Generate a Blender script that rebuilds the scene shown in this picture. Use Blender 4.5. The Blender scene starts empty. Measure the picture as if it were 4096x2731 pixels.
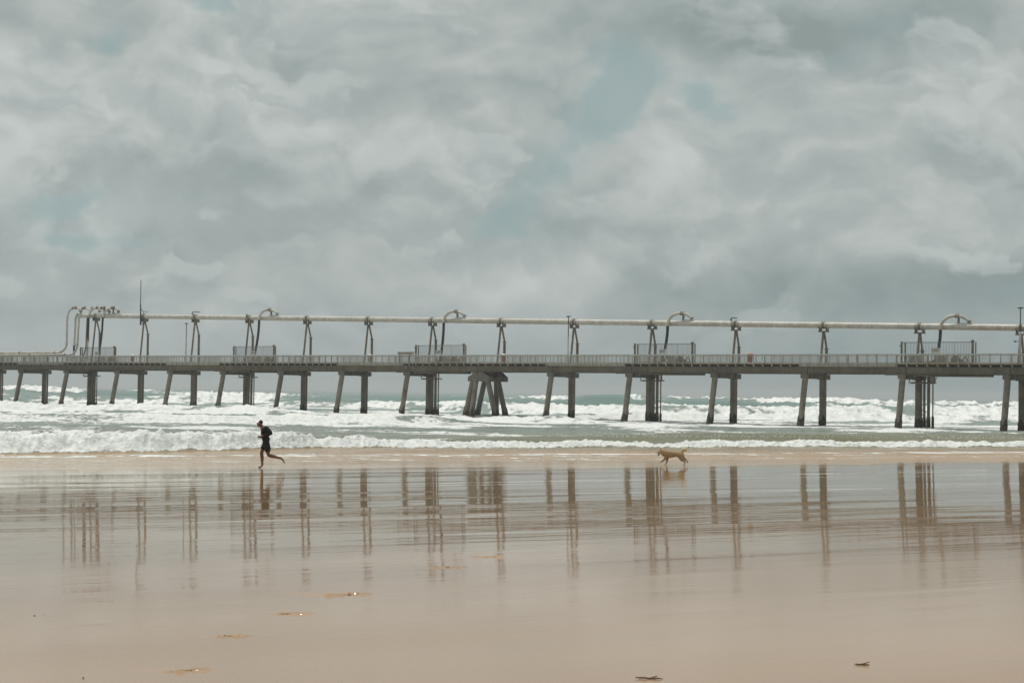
import bpy, math, random
import numpy as np
from mathutils import Vector, Matrix
random.seed(7); rng = np.random.RandomState(11)
SC = bpy.context.scene
COL = SC.collection
# ------------------------------------------------------------------ camera (level, 0.8 deg roll, 59 mm lens)
FPX = 6750.0; PIT = math.atan(206/FPX); ROL = 0.0138; EYE = np.array([0, 0, 3.15])
_R0 = np.array([1, 0, 0.]); _U0 = np.array([0, -math.sin(PIT), math.cos(PIT)]); FW = np.array([0, math.cos(PIT), math.sin(PIT)])
RT = math.cos(ROL)*_R0 + math.sin(ROL)*_U0; UP = -math.sin(ROL)*_R0 + math.cos(ROL)*_U0
def ray(px, py): return FW + RT*(px-2048)/FPX + UP*(1365.5-py)/FPX
def hit(px, py, z):
    d = ray(px, py); return EYE + d*(z-EYE[2])/d[2]
def proj(P):
    v = P-EYE; w = v @ FW; return 2048+FPX*(v @ RT)/w, 1365.5-FPX*(v @ UP)/w
cam = bpy.data.cameras.new('camera'); co = bpy.data.objects.new('camera', cam); COL.objects.link(co)
co.matrix_world = Matrix(((RT[0], UP[0], -FW[0], 0), (RT[1], UP[1], -FW[1], 0), (RT[2], UP[2], -FW[2], 3.15), (0, 0, 0, 1)))
cam.sensor_width = 36; cam.lens = 36*FPX/4096; cam.clip_end = 30000; cam.clip_start = 0.1
SC.camera = co
# ------------------------------------------------------------------ helpers
def tag(o, label=None, cat=None, group=None, kind=None):
    if label: o['label'] = label
    if cat: o['category'] = cat
    if group: o['group'] = group
    if kind: o['kind'] = kind
    return o
BASE = {}
def empty(name, loc, label=None, cat=None, group=None):
    o = bpy.data.objects.new(name, None); COL.objects.link(o); o.location = loc; o.empty_display_size = .3
    BASE[o.name] = np.array(loc, float)
    return tag(o, label, cat, group)
class MB:
    """collects shapes in world coordinates, then links them as one mesh object"""
    def __init__(s): s.v = []; s.f = []
    def add(s, vs, fs):
        n = len(s.v); s.v += [tuple(map(float, q)) for q in vs]; s.f += [tuple(i+n for i in q) for q in fs]
    def box(s, c, X, Y, Z, h):      # centre, three unit axes, half sizes
        c = np.array(c, float); A = [np.array(k, float)*w for k, w in zip((X, Y, Z), h)]
        vs = [c+i*A[0]+j*A[1]+k*A[2] for i in (-1, 1) for j in (-1, 1) for k in (-1, 1)]
        s.add(vs, [(0, 1, 3, 2), (4, 6, 7, 5), (0, 4, 5, 1), (2, 3, 7, 6), (0, 2, 6, 4), (1, 5, 7, 3)])
    def tube(s, pts, r, n=10, cap=True):
        pts = [np.array(p, float) for p in pts]
        rs = r if isinstance(r, (list, tuple, np.ndarray)) else [r]*len(pts)
        t0 = pts[1]-pts[0]; t0 = t0/np.linalg.norm(t0)
        ref = np.array([0, 0, 1.]) if abs(t0[2]) < .9 else np.array([1., 0, 0])
        nrm = np.cross(t0, ref); nrm /= np.linalg.norm(nrm)
        vs = []
        for i, p in enumerate(pts):
            t = pts[min(i+1, len(pts)-1)]-pts[max(i-1, 0)]; t = t/np.linalg.norm(t)
            nrm = nrm-t*(nrm @ t); nrm /= np.linalg.norm(nrm); b = np.cross(t, nrm)
            for k in range(n):
                a = 2*math.pi*k/n; vs.append(p+rs[i]*(math.cos(a)*nrm+math.sin(a)*b))
        fs = [(i*n+k, i*n+(k+1) % n, (i+1)*n+(k+1) % n, (i+1)*n+k) for i in range(len(pts)-1) for k in range(n)]
        if cap: fs += [tuple(range(n-1, -1, -1)), tuple(range((len(pts)-1)*n, len(pts)*n))]
        s.add(vs, fs)
    def prism(s, poly, d):          # polygon of 3-D points, extruded by vector d
        poly = [np.array(p, float) for p in poly]; n = len(poly); d = np.array(d, float)
        s.add(poly+[p+d for p in poly], [tuple(range(n-1, -1, -1)), tuple(range(n, 2*n))]+[(i, (i+1) % n, n+(i+1) % n, n+i) for i in range(n)])
    def build(s, name, mat, parent=None, origin=None, smooth=None):
        if origin is None: origin = BASE[parent.name] if parent is not None else (0, 0, 0)
        origin = np.array(origin, float)
        me = bpy.data.meshes.new(name); V = np.array(s.v)-origin
        me.from_pydata(V.tolist(), [], s.f); me.update()
        import bmesh
        bm = bmesh.new(); bm.from_mesh(me); bmesh.ops.recalc_face_normals(bm, faces=bm.faces); bm.to_mesh(me); bm.free()
        if smooth is not None:
            me.polygons.foreach_set('use_smooth', [True]*len(me.polygons))
            try: me.set_sharp_from_angle(angle=math.radians(smooth))
            except Exception: pass
        me.materials.append(mat)
        o = bpy.data.objects.new(name, me); COL.objects.link(o)
        BASE[o.name] = origin
        if parent is not None: o.parent = parent; o.location = Vector(origin-BASE[parent.name])
        else: o.location = Vector(origin)
        return o
# ------------------------------------------------------------------ node helpers
class NT:
    def __init__(s, tree): s.t = tree; s.n = tree.nodes; s.l = tree.links
    def new(s, typ, **kw):
        nd = s.n.new(typ)
        for k, v in kw.items():
            if k == 'inp':
                for kk, vv in v.items():
                    if isinstance(vv, bpy.types.NodeSocket): s.l.new(vv, nd.inputs[kk])
                    else: nd.inputs[kk].default_value = vv
            else: setattr(nd, k, v)
        return nd
    def math(s, op, a, b=None, c=None, clamp=False):
        nd = s.n.new('ShaderNodeMath'); nd.operation = op; nd.use_clamp = clamp
        for i, v in enumerate((a, b, c)):
            if v is None: continue
            if isinstance(v, (int, float)): nd.inputs[i].default_value = v
            else: s.l.new(v, nd.inputs[i])
        return nd.outputs[0]
    def noise(s, vec, scale, detail=4, rough=.55, dim='3D', dist=0):
        nd = s.n.new('ShaderNodeTexNoise'); nd.noise_dimensions = dim
        if vec is not None: s.l.new(vec, nd.inputs['Vector'])
        nd.inputs['Scale'].default_value = scale; nd.inputs['Detail'].default_value = detail
        nd.inputs['Roughness'].default_value = rough; nd.inputs['Distortion'].default_value = dist
        return nd.outputs[0]
    def map(s, vec, scale=(1, 1, 1), loc=(0, 0, 0), rot=(0, 0, 0)):
        nd = s.n.new('ShaderNodeMapping'); s.l.new(vec, nd.inputs[0])
        nd.inputs[1].default_value = loc; nd.inputs[2].default_value = rot; nd.inputs[3].default_value = scale
        return nd.outputs[0]
    def mix(s, f, a, b):
        nd = s.n.new('ShaderNodeMix'); nd.data_type = 'RGBA'
        for i, v in ((0, f), (6, a), (7, b)):
            if isinstance(v, bpy.types.NodeSocket): s.l.new(v, nd.inputs[i])
            elif i == 0: nd.inputs[0].default_value = v
            else: nd.inputs[i].default_value = (*v, 1)
        return nd.outputs[2]
    def sstep(s, x, lo, hi, tlo=0, thi=1):
        nd = s.n.new('ShaderNodeMapRange'); nd.interpolation_type = 'SMOOTHSTEP'
        for i, v in enumerate((x, lo, hi, tlo, thi)):
            if isinstance(v, bpy.types.NodeSocket): s.l.new(v, nd.inputs[i])
            else: nd.inputs[i].default_value = v
        return nd.outputs[0]
def material(name):
    m = bpy.data.materials.new(name); m.use_nodes = True
    nt = NT(m.node_tree); b = nt.n['Principled BSDF']
    return m, nt, b
def surf(name, c1, c2, rough=.6, scale=2.0, stain=None, metallic=0, bump=.004, streak=True, spec=.4):
    """weathered surface: two tones broken by noise, vertical streaks, fine bump"""
    m, nt, b = material(name)
    tc = nt.new('ShaderNodeNewGeometry').outputs['Position']
    n1 = nt.noise(tc, scale, 6, .65)
    c = nt.mix(nt.sstep(n1, .35, .65), c1, c2)
    if streak:
        n2 = nt.noise(nt.map(tc, (3, 3, .35)), scale*1.5, 4, .6)
        c = nt.mix(nt.sstep(n2, .52, .72, 0, .7), c, stain or tuple(k*.45 for k in c1))
    nt.l.new(c, b.inputs['Base Color'])
    b.inputs['Roughness'].default_value = rough; b.inputs['Metallic'].default_value = metallic
    b.inputs['Specular IOR Level'].default_value = spec
    bp = nt.new('ShaderNodeBump'); bp.inputs['Distance'].default_value = bump; bp.inputs['Strength'].default_value = .8
    nt.l.new(nt.noise(tc, scale*12, 5, .6), bp.inputs['Height']); nt.l.new(bp.outputs[0], b.inputs['Normal'])
    return m
M = {}
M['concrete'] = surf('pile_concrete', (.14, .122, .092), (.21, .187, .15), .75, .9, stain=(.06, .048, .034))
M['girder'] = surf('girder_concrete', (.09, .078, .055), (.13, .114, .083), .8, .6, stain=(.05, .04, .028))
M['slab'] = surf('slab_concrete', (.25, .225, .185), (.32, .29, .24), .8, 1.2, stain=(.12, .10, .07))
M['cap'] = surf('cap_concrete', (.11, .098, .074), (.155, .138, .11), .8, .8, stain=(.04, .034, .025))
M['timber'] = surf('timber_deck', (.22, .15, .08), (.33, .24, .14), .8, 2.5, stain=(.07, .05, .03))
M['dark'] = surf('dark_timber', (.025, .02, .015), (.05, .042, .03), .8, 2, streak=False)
M['growth'] = surf('barnacle_growth', (.022, .018, .012), (.085, .07, .05), .95, 7, bump=.03, streak=False)
M['galv'] = surf('galvanised_steel', (.44, .43, .40), (.56, .55, .52), .55, 3, stain=(.2, .17, .13), spec=.5)
M['fence'] = surf('fence_steel', (.13, .14, .13), (.19, .20, .19), .5, 3, streak=False)
M['rail'] = surf('rail_aluminium', (.26, .245, .205), (.37, .35, .30), .45, 3, streak=False, spec=.5)
M['pipe'] = surf('painted_pipe', (.42, .39, .34), (.56, .53, .48), .5, 1.1, stain=(.30, .26, .20), spec=.45)
M['flange'] = surf('weathered_flange', (.12, .10, .075), (.24, .215, .18), .6, 5, streak=False)
M['frame'] = surf('frame_steel', (.12, .10, .075), (.20, .175, .14), .65, 2.5, stain=(.06, .04, .025))
M['hose'] = surf('black_rubber', (.012, .012, .013), (.02, .02, .02), .6, 4, streak=False)
M['ring'] = surf('pale_collar', (.5, .5, .48), (.62, .62, .6), .6, 4, streak=False)
M['pole'] = surf('dark_pole', (.03, .035, .035), (.05, .055, .055), .5, 3, streak=False)
M['sign'] = surf('sign_board', (.55, .54, .5), (.62, .61, .57), .5, 3, streak=False)
M['ink'] = surf('sign_ink', (.05, .045, .04), (.07, .06, .055), .6, 3, streak=False)
M['rust'] = surf('rusty_red', (.22, .075, .03), (.33, .13, .05), .7, 4)
M['orange'] = surf('orange_cover', (.55, .22, .07), (.68, .33, .12), .6, 4, streak=False)
M['white'] = surf('white_plastic', (.7, .69, .66), (.78, .77, .74), .5, 4, streak=False)
M['table'] = surf('bench_steel', (.19, .165, .12), (.26, .225, .17), .6, 2, stain=(.1, .08, .05))
M['pump'] = surf('pump_casting', (.06, .065, .06), (.14, .145, .135), .6, 4)
# ------------------------------------------------------------------ pier frame
PA = hit(0, 1423, 7.85); PB = hit(4096, 1414, 7.85)
ax = PB-PA; LEN = np.linalg.norm(ax); ax /= LEN
cx = np.array([-ax[1], ax[0], 0.]); ZZ = np.array([0, 0, 1.])
def Q(t, c, z): return np.array([PA[0], PA[1], 0])+ax*t+cx*c+ZZ*z
def TT(px, c, z):
    lo, hi = -90, LEN+90
    for _ in range(50):
        m = (lo+hi)/2
        if proj(Q(m, c, z))[0] < px: lo = m
        else: hi = m
    return lo
def PT(px, py, c):                  # photo point -> its place on the vertical plane at cross distance c
    d = ray(px, py); n = cx; k = ((Q(0, c, 0)-EYE) @ n)/(d @ n); P = EYE+d*k
    return P
XS = [88, 270, 472, 685, 896, 1128, 1371, 1632, 1907, 2207, 2521, 2862, 3223, 3612, 4032]
TS = {i: TT(x, .35, 5.7) for i, x in enumerate(XS)}
for i in (-1, -2, -3): TS[i] = TS[0]+11.0*i
for i in (15, 16, 17): TS[i] = TS[14]+11.15*(i-14)
T0, T1 = TS[-3]-3, TS[17]+3
PUMPS = [1, 4, 7, 10, 13]
RAIL, DECK, GB, CB = 7.85, 6.83, 5.72, 5.15
pier = empty('pier', Q(TS[9], 2.5, 0), 'long concrete and timber jetty on raking piles standing in white surf', 'pier')
# deck
for i in range(-3, 17):
    ta, tb = TS[i], TS[i+1]; m = MB()
    conc = (i % 3 == 0)             # spans with a pale concrete slab; the others are planked
    mid = (ta+tb)/2; hl = (tb-ta)/2-.01
    if conc:
        m.box(Q(mid-.5, 3.0, DECK-.17), ax, cx, ZZ, (hl, 3.1, .17)); m.build('deck_slab', M['slab'], pier)
    else:
        n = int((tb-ta)/.16)
        for k in range(n):
            tk = ta-.5+(k+.5)*(tb-ta)/n
            m.box(Q(tk, 3.0+random.uniform(-.02, .02), DECK-.05), ax, cx, ZZ, ((tb-ta)/n/2-.006, 3.08, .045))
        m.build('deck_planks', M['timber'], pier)
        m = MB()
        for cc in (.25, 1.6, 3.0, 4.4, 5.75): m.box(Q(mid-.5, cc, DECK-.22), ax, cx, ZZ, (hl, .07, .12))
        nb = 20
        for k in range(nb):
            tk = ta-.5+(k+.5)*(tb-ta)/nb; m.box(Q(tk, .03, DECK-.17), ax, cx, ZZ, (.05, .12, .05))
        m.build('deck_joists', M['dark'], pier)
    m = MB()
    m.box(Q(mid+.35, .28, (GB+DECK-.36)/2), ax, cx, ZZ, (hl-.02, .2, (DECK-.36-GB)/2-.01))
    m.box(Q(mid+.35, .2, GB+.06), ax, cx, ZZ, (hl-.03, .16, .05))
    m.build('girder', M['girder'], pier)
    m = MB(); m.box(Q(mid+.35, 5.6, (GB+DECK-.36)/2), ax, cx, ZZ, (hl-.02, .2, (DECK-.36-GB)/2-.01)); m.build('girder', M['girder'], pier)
# bents
def cyl_growth(pts, r, name, parent, seed):
    rr = np.random.RandomState(seed); m = MB()
    P0, P1 = [np.array(p, float) for p in pts]; n = 14; k = 16; vs = []; d = P1-P0; d/= np.linalg.norm(d)
    u = np.cross(d, ax); u /= np.linalg.norm(u); w = np.cross(d, u)
    L = np.linalg.norm(P1-P0)
    top = 1+ .25*np.sin(np.arange(k)*1.3+seed)+rr.uniform(-.15, .15, k)
    for i in range(n+1):
        for j in range(k):
            h = L*i/n*top[j]/1.2
            rad = r+.03+.055*rr.rand()+(-.05 if i == n else 0)
            a = 2*math.pi*j/k; vs.append(P0+d*h+rad*(math.cos(a)*u+math.sin(a)*w))
    m.add(vs, [(i*k+j, i*k+(j+1) % k, (i+1)*k+(j+1) % k, (i+1)*k+j) for i in range(n) for j in range(k)])
    return m.build('barnacle_growth', M['growth'], parent, smooth=80)
def pile(top, bot, r, sd, growth=1.15, mat='concrete', name='pile', n=16):
    top = np.array(top, float); bot = np.array(bot, float)
    m = MB(); m.tube([bot, top], r, n); o = m.build(name, M[mat], pier, origin=bot, smooth=40)
    d = (top-bot)/np.linalg.norm(top-bot); hgt = (bot[2]*-1)
    a = bot+d*(hgt-.5)/d[2]; b = bot+d*(hgt+growth)/d[2]
    cyl_growth([a, b], r, 'g', o, sd)
    return o
for i in range(-3, 18):
    t = TS[i]; slope = -1.25/5.0
    if i != 8:
        zt = GB; pile(Q(t, .35, zt), Q(t, .35-1.25*(zt+2)/5.7, -2), .33, i+50)
        pile(Q(t, 4.7, zt), Q(t, 4.7, -2), .36, i+90)
        m = MB(); m.tube([Q(t+.1, 5.25, -1.5), Q(t+.1, 5.25, zt)], .12, 8); m.build('drain_pipe', M['frame'], pier, smooth=40)
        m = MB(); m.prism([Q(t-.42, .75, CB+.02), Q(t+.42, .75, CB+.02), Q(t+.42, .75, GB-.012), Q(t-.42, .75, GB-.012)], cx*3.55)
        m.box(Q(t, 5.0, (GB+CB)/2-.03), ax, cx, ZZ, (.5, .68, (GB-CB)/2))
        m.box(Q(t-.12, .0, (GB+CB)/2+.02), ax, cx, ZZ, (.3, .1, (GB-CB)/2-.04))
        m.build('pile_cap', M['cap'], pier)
    else:
        rows = [((1893, .35, 4.9), (1862, -.3)), ((1908, .5, 5.6), (1886, -.8)), ((1940, 4.3, 4.9), (1909, 4.3)),
                ((1950, .35, 4.9), (1981, .35)), ((1991, 4.3, 4.9), (2022, 4.3)), ((1986, 4.9, 5.2), (1985, 4.9))]
        for k, ((px, c, z), (bx, bc)) in enumerate(rows):
            top = Q(TT(px, c, z), c, z); w0 = Q(TT(bx, bc, .3), bc, .3); d = w0-top; bot = top+d*((z+2)/(z-.3))
            pile(top, bot, .33, 120+k)
        for (pa_, pb_, c) in ((1877, 1962, .25), (1948, 2020, 4.2)):
            ta, tb = TT(pa_, c, 4.8), TT(pb_, c, 4.8); m = MB()
            tm = (ta+tb)/2
            m.prism([Q(ta, c-.3, 4.55), Q(tb, c-.3, 4.55), Q(tb, c-.3, 5.1), Q(tm+.6, c-.3, GB-.015), Q(tm-.4, c-.3, GB-.015), Q(ta, c-.3, 5.1)], cx*.95)
            m.build('pile_cap', M['cap'], pier)
        m = MB(); m.box(Q(t, 2.7, 5.35), ax, cx, ZZ, (.45, 1.1, .33)); m.box(Q(t-.12, .0, 5.4), ax, cx, ZZ, (.28, .1, .3)); m.build('cross_beam', M['cap'], pier)
# hand rails: near edge and inner row, one panel per span, posts every 1.08 m
def rail_panel(ta, tb, c, posts, name='railing', down=True):
    m = MB()
    m.box(Q((ta+tb)/2, c, RAIL-.13), ax, cx, ZZ, ((tb-ta)/2, .014, .014))
    m.box(Q((ta+tb)/2, c, DECK+.10), ax, cx, ZZ, ((tb-ta)/2, .02, .025))
    n = int((tb-ta)/.118)
    for k in range(n):
        tk = ta+(k+.5)*(tb-ta)/n; m.box(Q(tk, c, (RAIL+DECK)/2+.02), ax, cx, ZZ, (.010, .010, (RAIL-DECK)/2-.09))
    o = m.build(name, M['rail'], pier, origin=Q(ta, c, DECK))
    mm = MB(); mm.box(Q((ta+tb)/2, c, RAIL-.025), ax, cx, ZZ, ((tb-ta)/2, .045, .032)); mm.build('handrail', M['galv'], o)  # paler metal on the handrail imitates sunlight caught along its top
    mm = MB(); np_ = 10
    for k in range(np_):
        tk = ta+(k+.5)*(tb-ta)/np_; w = .062 if k == 4 else .032
        if posts: mm = MB()
        zb = DECK-.30 if down else DECK
        mm.box(Q(tk, c-(.04 if down else 0), (RAIL-.06+zb)/2), ax, cx, ZZ, (w, .03, (RAIL-.06-zb)/2))
        if down: mm.box(Q(tk+.06, c-.03, DECK-.28), ax, cx, ZZ, (.09, .05, .05))
        if posts: mm.build('railing_post', M['rail'], o)
    if not posts: tag(mm.build('railing_posts', M['rail'], o), kind='stuff')
for i in range(-3, 17): rail_panel(TS[i]+.004, TS[i+1]-.004, -.12, 5 <= i <= 14)
for i in range(-3, 17): rail_panel(TS[i]+.3, TS[i+1]+.29, 2.1, False, 'inner_railing', False)
# under-deck service tray and pump risers
for i in PUMPS:
    t = TS[i]; sc = 1.0
    m = MB(); m.box(Q(t+6.2, .9, GB-.15), ax, cx, ZZ, (3.3, .3, .11)); m.box(Q(t+3.1, .4, GB-.13), ax, cx, ZZ, (1.9, .12, .085))
    m.box(Q(t+1.3, .36, GB-.16), ax, cx, ZZ, (.12, .14, .13)); m.box(Q(t-1.1, .8, GB-.07), ax, cx, ZZ, (1.0, .3, .05))
    m.build('service_tray', M['girder'], pier)
    lab = {1: 'leftmost', 4: 'second from the left', 7: 'beside the wooden bench', 10: 'third from the right edge side', 13: 'rightmost'}
    r = empty('sand_pump_riser', Q(t+1.2, 4.7, 0),
              {1: 'dark riser pipes under the jetty below the cluster of bent pipes', 4: 'dark riser pipes under the jetty behind the runner, second group from the left',
               7: 'dark riser pipes in the surf left of the splayed pile cluster', 10: 'dark riser pipes in the surf, above the running dog',
               13: 'dark barnacled riser pipes near the right edge below the fenced bay'}[i], 'pipes', 'riser pipes under the pump bays')
    for k, (dt, rr) in enumerate(((.66, .14), (1.14, .17), (1.62, .075))):
        m = MB(); m.tube([Q(t+dt, 4.7, -1.5), Q(t+dt, 4.7, GB)], rr, 12); o = m.build('riser_pipe', M['frame'], r, origin=Q(t+dt, 4.7, -1.5), smooth=40)
        cyl_growth([Q(t+dt, 4.7, -.5), Q(t+dt, 4.7, 1.1)], rr, 'g', o, 200+i*5+k)
    m = MB()
    m.box(Q(t+.55, 4.2, CB-.28), ax, cx, ZZ, (1.25, .06, .07)); m.box(Q(t+.55, 5.2, CB-.28), ax, cx, ZZ, (1.25, .06, .07))
    m.box(Q(t-.85, 4.2, CB-.13), ax, cx, ZZ, (.04, .05, .16)); m.box(Q(t+2.0, 4.2, (GB+CB)/2-.18), ax, cx, ZZ, (.07, .07, .48)); m.box(Q(t+1.62, 4.2, (GB+CB)/2-.12), ax, cx, ZZ, (.07, .07, .42))
    m.box(Q(t+.5, 4.2, CB-.38), ax, cx, ZZ, (1.5, .035, .025))
    m.build('bracket_frame', M['frame'], r)
    if i > 1:
        m = MB(); pts = [Q(t+2.3+.62*k/10*2, 1.0, GB-.2-.75*(1-((k-5)/5)**2)*(1 if i == 13 else .45)) for k in range(11)]
        m.tube(pts, .03, 6); m.build('hanging_hose', M['hose'], r, smooth=60)
# ------------------------------------------------------------------ big pipeline and A-frames
def pipe_z(t):
    return 3.15+10.7-(t-TS[2])/(TS[13]-TS[2])*2.89
PC = 5.2; PR = .345
pipeline = empty('pipeline', Q(TS[7], PC, pipe_z(TS[7])), 'long pale painted steel pipeline carried on frames above the jetty deck', 'pipeline')
XAF = {1: 385, 2: 578, 3: 782, 4: 998, 5: 1230, 6: 1475, 7: 1731, 8: 2006, 9: 2298, 10: 2610, 11: 2945, 12: 3296, 13: 3680, 14: 4085}
TAF = {i: TT(x, PC, 13) for i, x in XAF.items()}
for i in (15, 16, 17): TAF[i] = TAF[14]+11.15*(i-14)
# pipe start at left
tp0 = TT(312, PC, 14)
ends = [tp0]+[TAF[i] for i in sorted(TAF)]+[T1]
for a, b in zip(ends[:-1], ends[1:]):
    m = MB(); k = 12; m.tube([Q(a+(b-a)*j/k, PC, pipe_z(a+(b-a)*j/k)) for j in range(k+1)], PR, 28, cap=True)
    m.build('pipe_section', M['pipe'], pipeline, smooth=40)
def ring(m, P, d, r, w):
    d = np.array(d, float)/np.linalg.norm(d); m.tube([np.array(P)-d*w/2, np.array(P)+d*w/2], r, 20)
plab = {1: 'frame under the pipe end, among the bent pipes at the far left', 2: 'frame beside the tall thin mast', 3: 'frame with small angled bracket just right of the short lamp post',
        4: 'frame above the second fenced bay from the left', 5: 'frame just right of the second looped pipe', 6: 'frame just left of the bench on the jetty',
        7: 'frame in the fenced bay beside the bench', 8: 'frame above the splayed pile cluster', 9: 'frame next to the slim lamp post at mid jetty',
        10: 'frame in the fenced bay above the dog', 11: 'frame topped by a bent bracket, left of the orange topped bin', 12: 'short frame between the orange topped bin and the last bay',
        13: 'short frame inside the rightmost fenced bay', 14: 'short frame at the right edge beside a lamp post'}
for i in sorted(TAF):
    t = TAF[i]; pz = pipe_z(t); az = pz-PR-.42
    if i > 14: lb = 'steel pipe support frame standing beyond the right edge of the view'
    else: lb = 'steel pipe support '+plab[i]
    s = empty('pipe_support', Q(t, PC, DECK), lb, 'support frame', 'pipe support frames along the jetty')
    m = MB(); m.tube([Q(t, 4.4, DECK), Q(t, PC-.12, az)], .13, 4); m.build('leg', M['frame'], s, origin=Q(t, 4.4, DECK))
    pt = az-1.9
    if pt > DECK+.15:
        m = MB(); m.tube([Q(t, 5.95, DECK), Q(t, 5.95, pt)], .17, 12); m.box(Q(t, 5.95, pt+.03), ax, cx, ZZ, (.22, .22, .03)); m.build('post', M['frame'], s, origin=Q(t, 5.95, DECK), smooth=40)
        m = MB(); m.tube([Q(t, 5.95, pt+.06), Q(t, PC+.12, az)], .12, 4); m.build('brace', M['frame'], s)
    else:
        m = MB(); m.tube([Q(t, 5.95, DECK), Q(t, PC+.12, az)], .12, 4); m.build('brace', M['frame'], s)
    m = MB(); m.box(Q(t, PC, az+.05), ax, cx, ZZ, (.52, .34, .07))
    for sg in (-1, 1):
        m.prism([Q(t+sg*.42-.035, PC-.42, pz-.05), Q(t+sg*.42-.035, PC-.36, az+.121), Q(t+sg*.42-.035, PC+.36, az+.121), Q(t+sg*.42-.035, PC+.42, pz-.05), Q(t+sg*.42-.035, PC+.33, pz-.3), Q(t+sg*.42-.035, PC, pz-.42), Q(t+sg*.42-.035, PC-.33, pz-.3)], ax*.07)
    m.build('saddle', M['frame'], s)
    for dt, w in ((-.42, .09), (.42, .09)):
        m = MB(); ring(m, Q(t+dt, PC, pipe_z(t+dt)), ax, PR+.05, w); m.build('clamp_band', M['pipe'], s, smooth=40)
    m = MB()
    for dt, w in ((-.13, .06), (.0, .24), (.13, .06)): ring(m, Q(t+dt, PC, pipe_z(t+dt)), ax, PR+(.07 if dt else .03), w)
    m.build('coupling', M['flange'], pipeline, smooth=40)
def arc(P0, P1, h, n, sh=1.0): pass
def bez(pts, n=24):
    pts = [np.array(p, float) for p in pts]; out = []
    for k in range(n+1):
        u = k/n; q = pts
        while len(q) > 1: q = [q[j]*(1-u)+q[j+1]*u for j in range(len(q)-1)]
        out.append(q[0])
    return out
def gooseneck(x0, hosex, hosey, c1=.9):
    """loop from the pump hose over the pipe: x0 = where the loop starts, metres along the pier"""
    c = PC-.55; t = x0; z = pipe_z(t)
    up = bez([Q(t, c, z-PR-.02), Q(t+.02, c, z+.55), Q(t+.55, c+.12, z+1.15), Q(t+1.6, c+.3, z+1.13)])
    m = MB(); m.tube(up, .18, 12); m.build('gooseneck', M['pipe'], pipeline, smooth=40)
    m = MB(); dn = bez([Q(t+1.6, c+.3, z+1.13), Q(t+2.2, c+.42, z+1.13), Q(t+2.7, PC, z+.85), Q(t+3.25, PC, z+.22)])
    m.tube(dn, .165, 12); m.build('gooseneck', M['pipe'], pipeline, smooth=40)
    for P_, d_, r_, w_ in ((Q(t+1.6, c+.3, z+1.13), ax, .24, .1), (Q(t+1.86, c+.35, z+1.12), ax, .25, .1), (dn[20], dn[21]-dn[19], .22, .16), (Q(t, c, z-PR), ZZ, .21, .07)):
        m = MB(); ring(m, P_, d_, r_, w_); m.build('flange', M['flange'], pipeline, smooth=40)
    m = MB(); m.box(Q(t+1.8, PC, z+.66), ax, cx, ZZ, (.1, .1, .33)); m.box(Q(t+2.2, PC, z+PR+.005), ax, cx, ZZ, (.75, .05, .02)); m.build('loop_stand', M['flange'], pipeline)
    top = Q(t, c, z-PR-.05); h = bez([top, top-ZZ*(z-PR-DECK)*.45, PT(hosex, hosey, 3.8)*1.0, PT(hosex, hosey, 3.6)-ZZ*.8-ax*.3])
    m = MB(); m.tube(h, .17, 12); m.build('rubber_hose', M['hose'], pipeline, smooth=60)
for x0, hx, hy in ((1036, 1016, 1428), (1775, 1763, 1432), (2671, 2650, 1432), (3762, 3745, 1432)):
    gooseneck(TT(x0, PC-.55, 12), hx, hy)
# bent pipe cluster at the left end (coordinates read off the photo, each on its own plane across the pier)
def W8(x, y, c): return PT(200+x/4.9, 1180+y/4.9, c)
def smooth_path(pts, n=6):
    pts = [np.array(p, float) for p in pts]; P = [pts[0]]+pts+[pts[-1]]; out = []
    for i in range(1, len(P)-2):
        for k in range(n):
            u = k/n; a, b, c, d = P[i-1:i+3]
            out.append(.5*((2*b)+(-a+c)*u+(2*a-5*b+4*c-d)*u*u+(-a+3*b-3*c+d)*u**3))
    out.append(P[-2]); return out
def run(name, coords, c, r, mat, c2=None, par=pipeline):
    k = len(coords)-1; m = MB()
    m.tube(smooth_path([W8(x, y, c+(0 if c2 is None else (c2-c)*j/k)) for j, (x, y) in enumerate(coords)]), r, 12)
    return m.build(name, M[mat], par, smooth=50)
def rings(lst, c, r, mat, par=pipeline):
    for (x, y, dx, dy) in lst:
        m = MB(); P = W8(x, y, c); d = W8(x+dx, y+dy, c)-P; ring(m, P, d, r, .22); m.build('flange', M[mat], par, smooth=40)
branch = empty('branch_pipework', W8(330, 1180, PC), 'cluster of tall bent pipes rising at the left end of the pipeline', 'pipework')
run('riser_bend', [(150, 1128), (205, 1122), (262, 1085), (312, 1020), (326, 940), (333, 700), (340, 460), (352, 385), (385, 305), (430, 265), (470, 254), (520, 250), (565, 275), (600, 320), (612, 350)], 4.2, .15, 'pipe', PC, par=branch)
rings([(340, 452, 0, 9), (326, 932, 0, 9), (208, 1112, 9, -1)], 4.2, .24, 'ring', branch)
rings([(458, 254, 9, 0), (512, 250, 9, 0), (603, 322, 5, 7)], 4.9, .23, 'flange', branch)
run('riser_bend', [(476, 975), (492, 700), (502, 470), (510, 430), (535, 390), (565, 380)], 4.8, .15, 'pipe', PC, par=branch)
rings([(498, 462, 0, 9), (476, 975, 0, 9), (468, 1110, 0, 9)], 4.8, .24, 'ring', branch)
run('rubber_hose', [(475, 985), (470, 1050), (467, 1110)], 4.8, .16, 'hose', par=branch)
run('riser_bend', [(467, 1110), (468, 1150), (475, 1185), (480, 1240)], 4.8, .15, 'pipe', par=branch)
run('riser_bend', [(570, 395), (568, 450), (555, 700), (538, 960), (525, 1040), (490, 1115), (440, 1155), (390, 1166), (300, 1167)], PC, .15, 'pipe', 4.4, par=branch)
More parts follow.
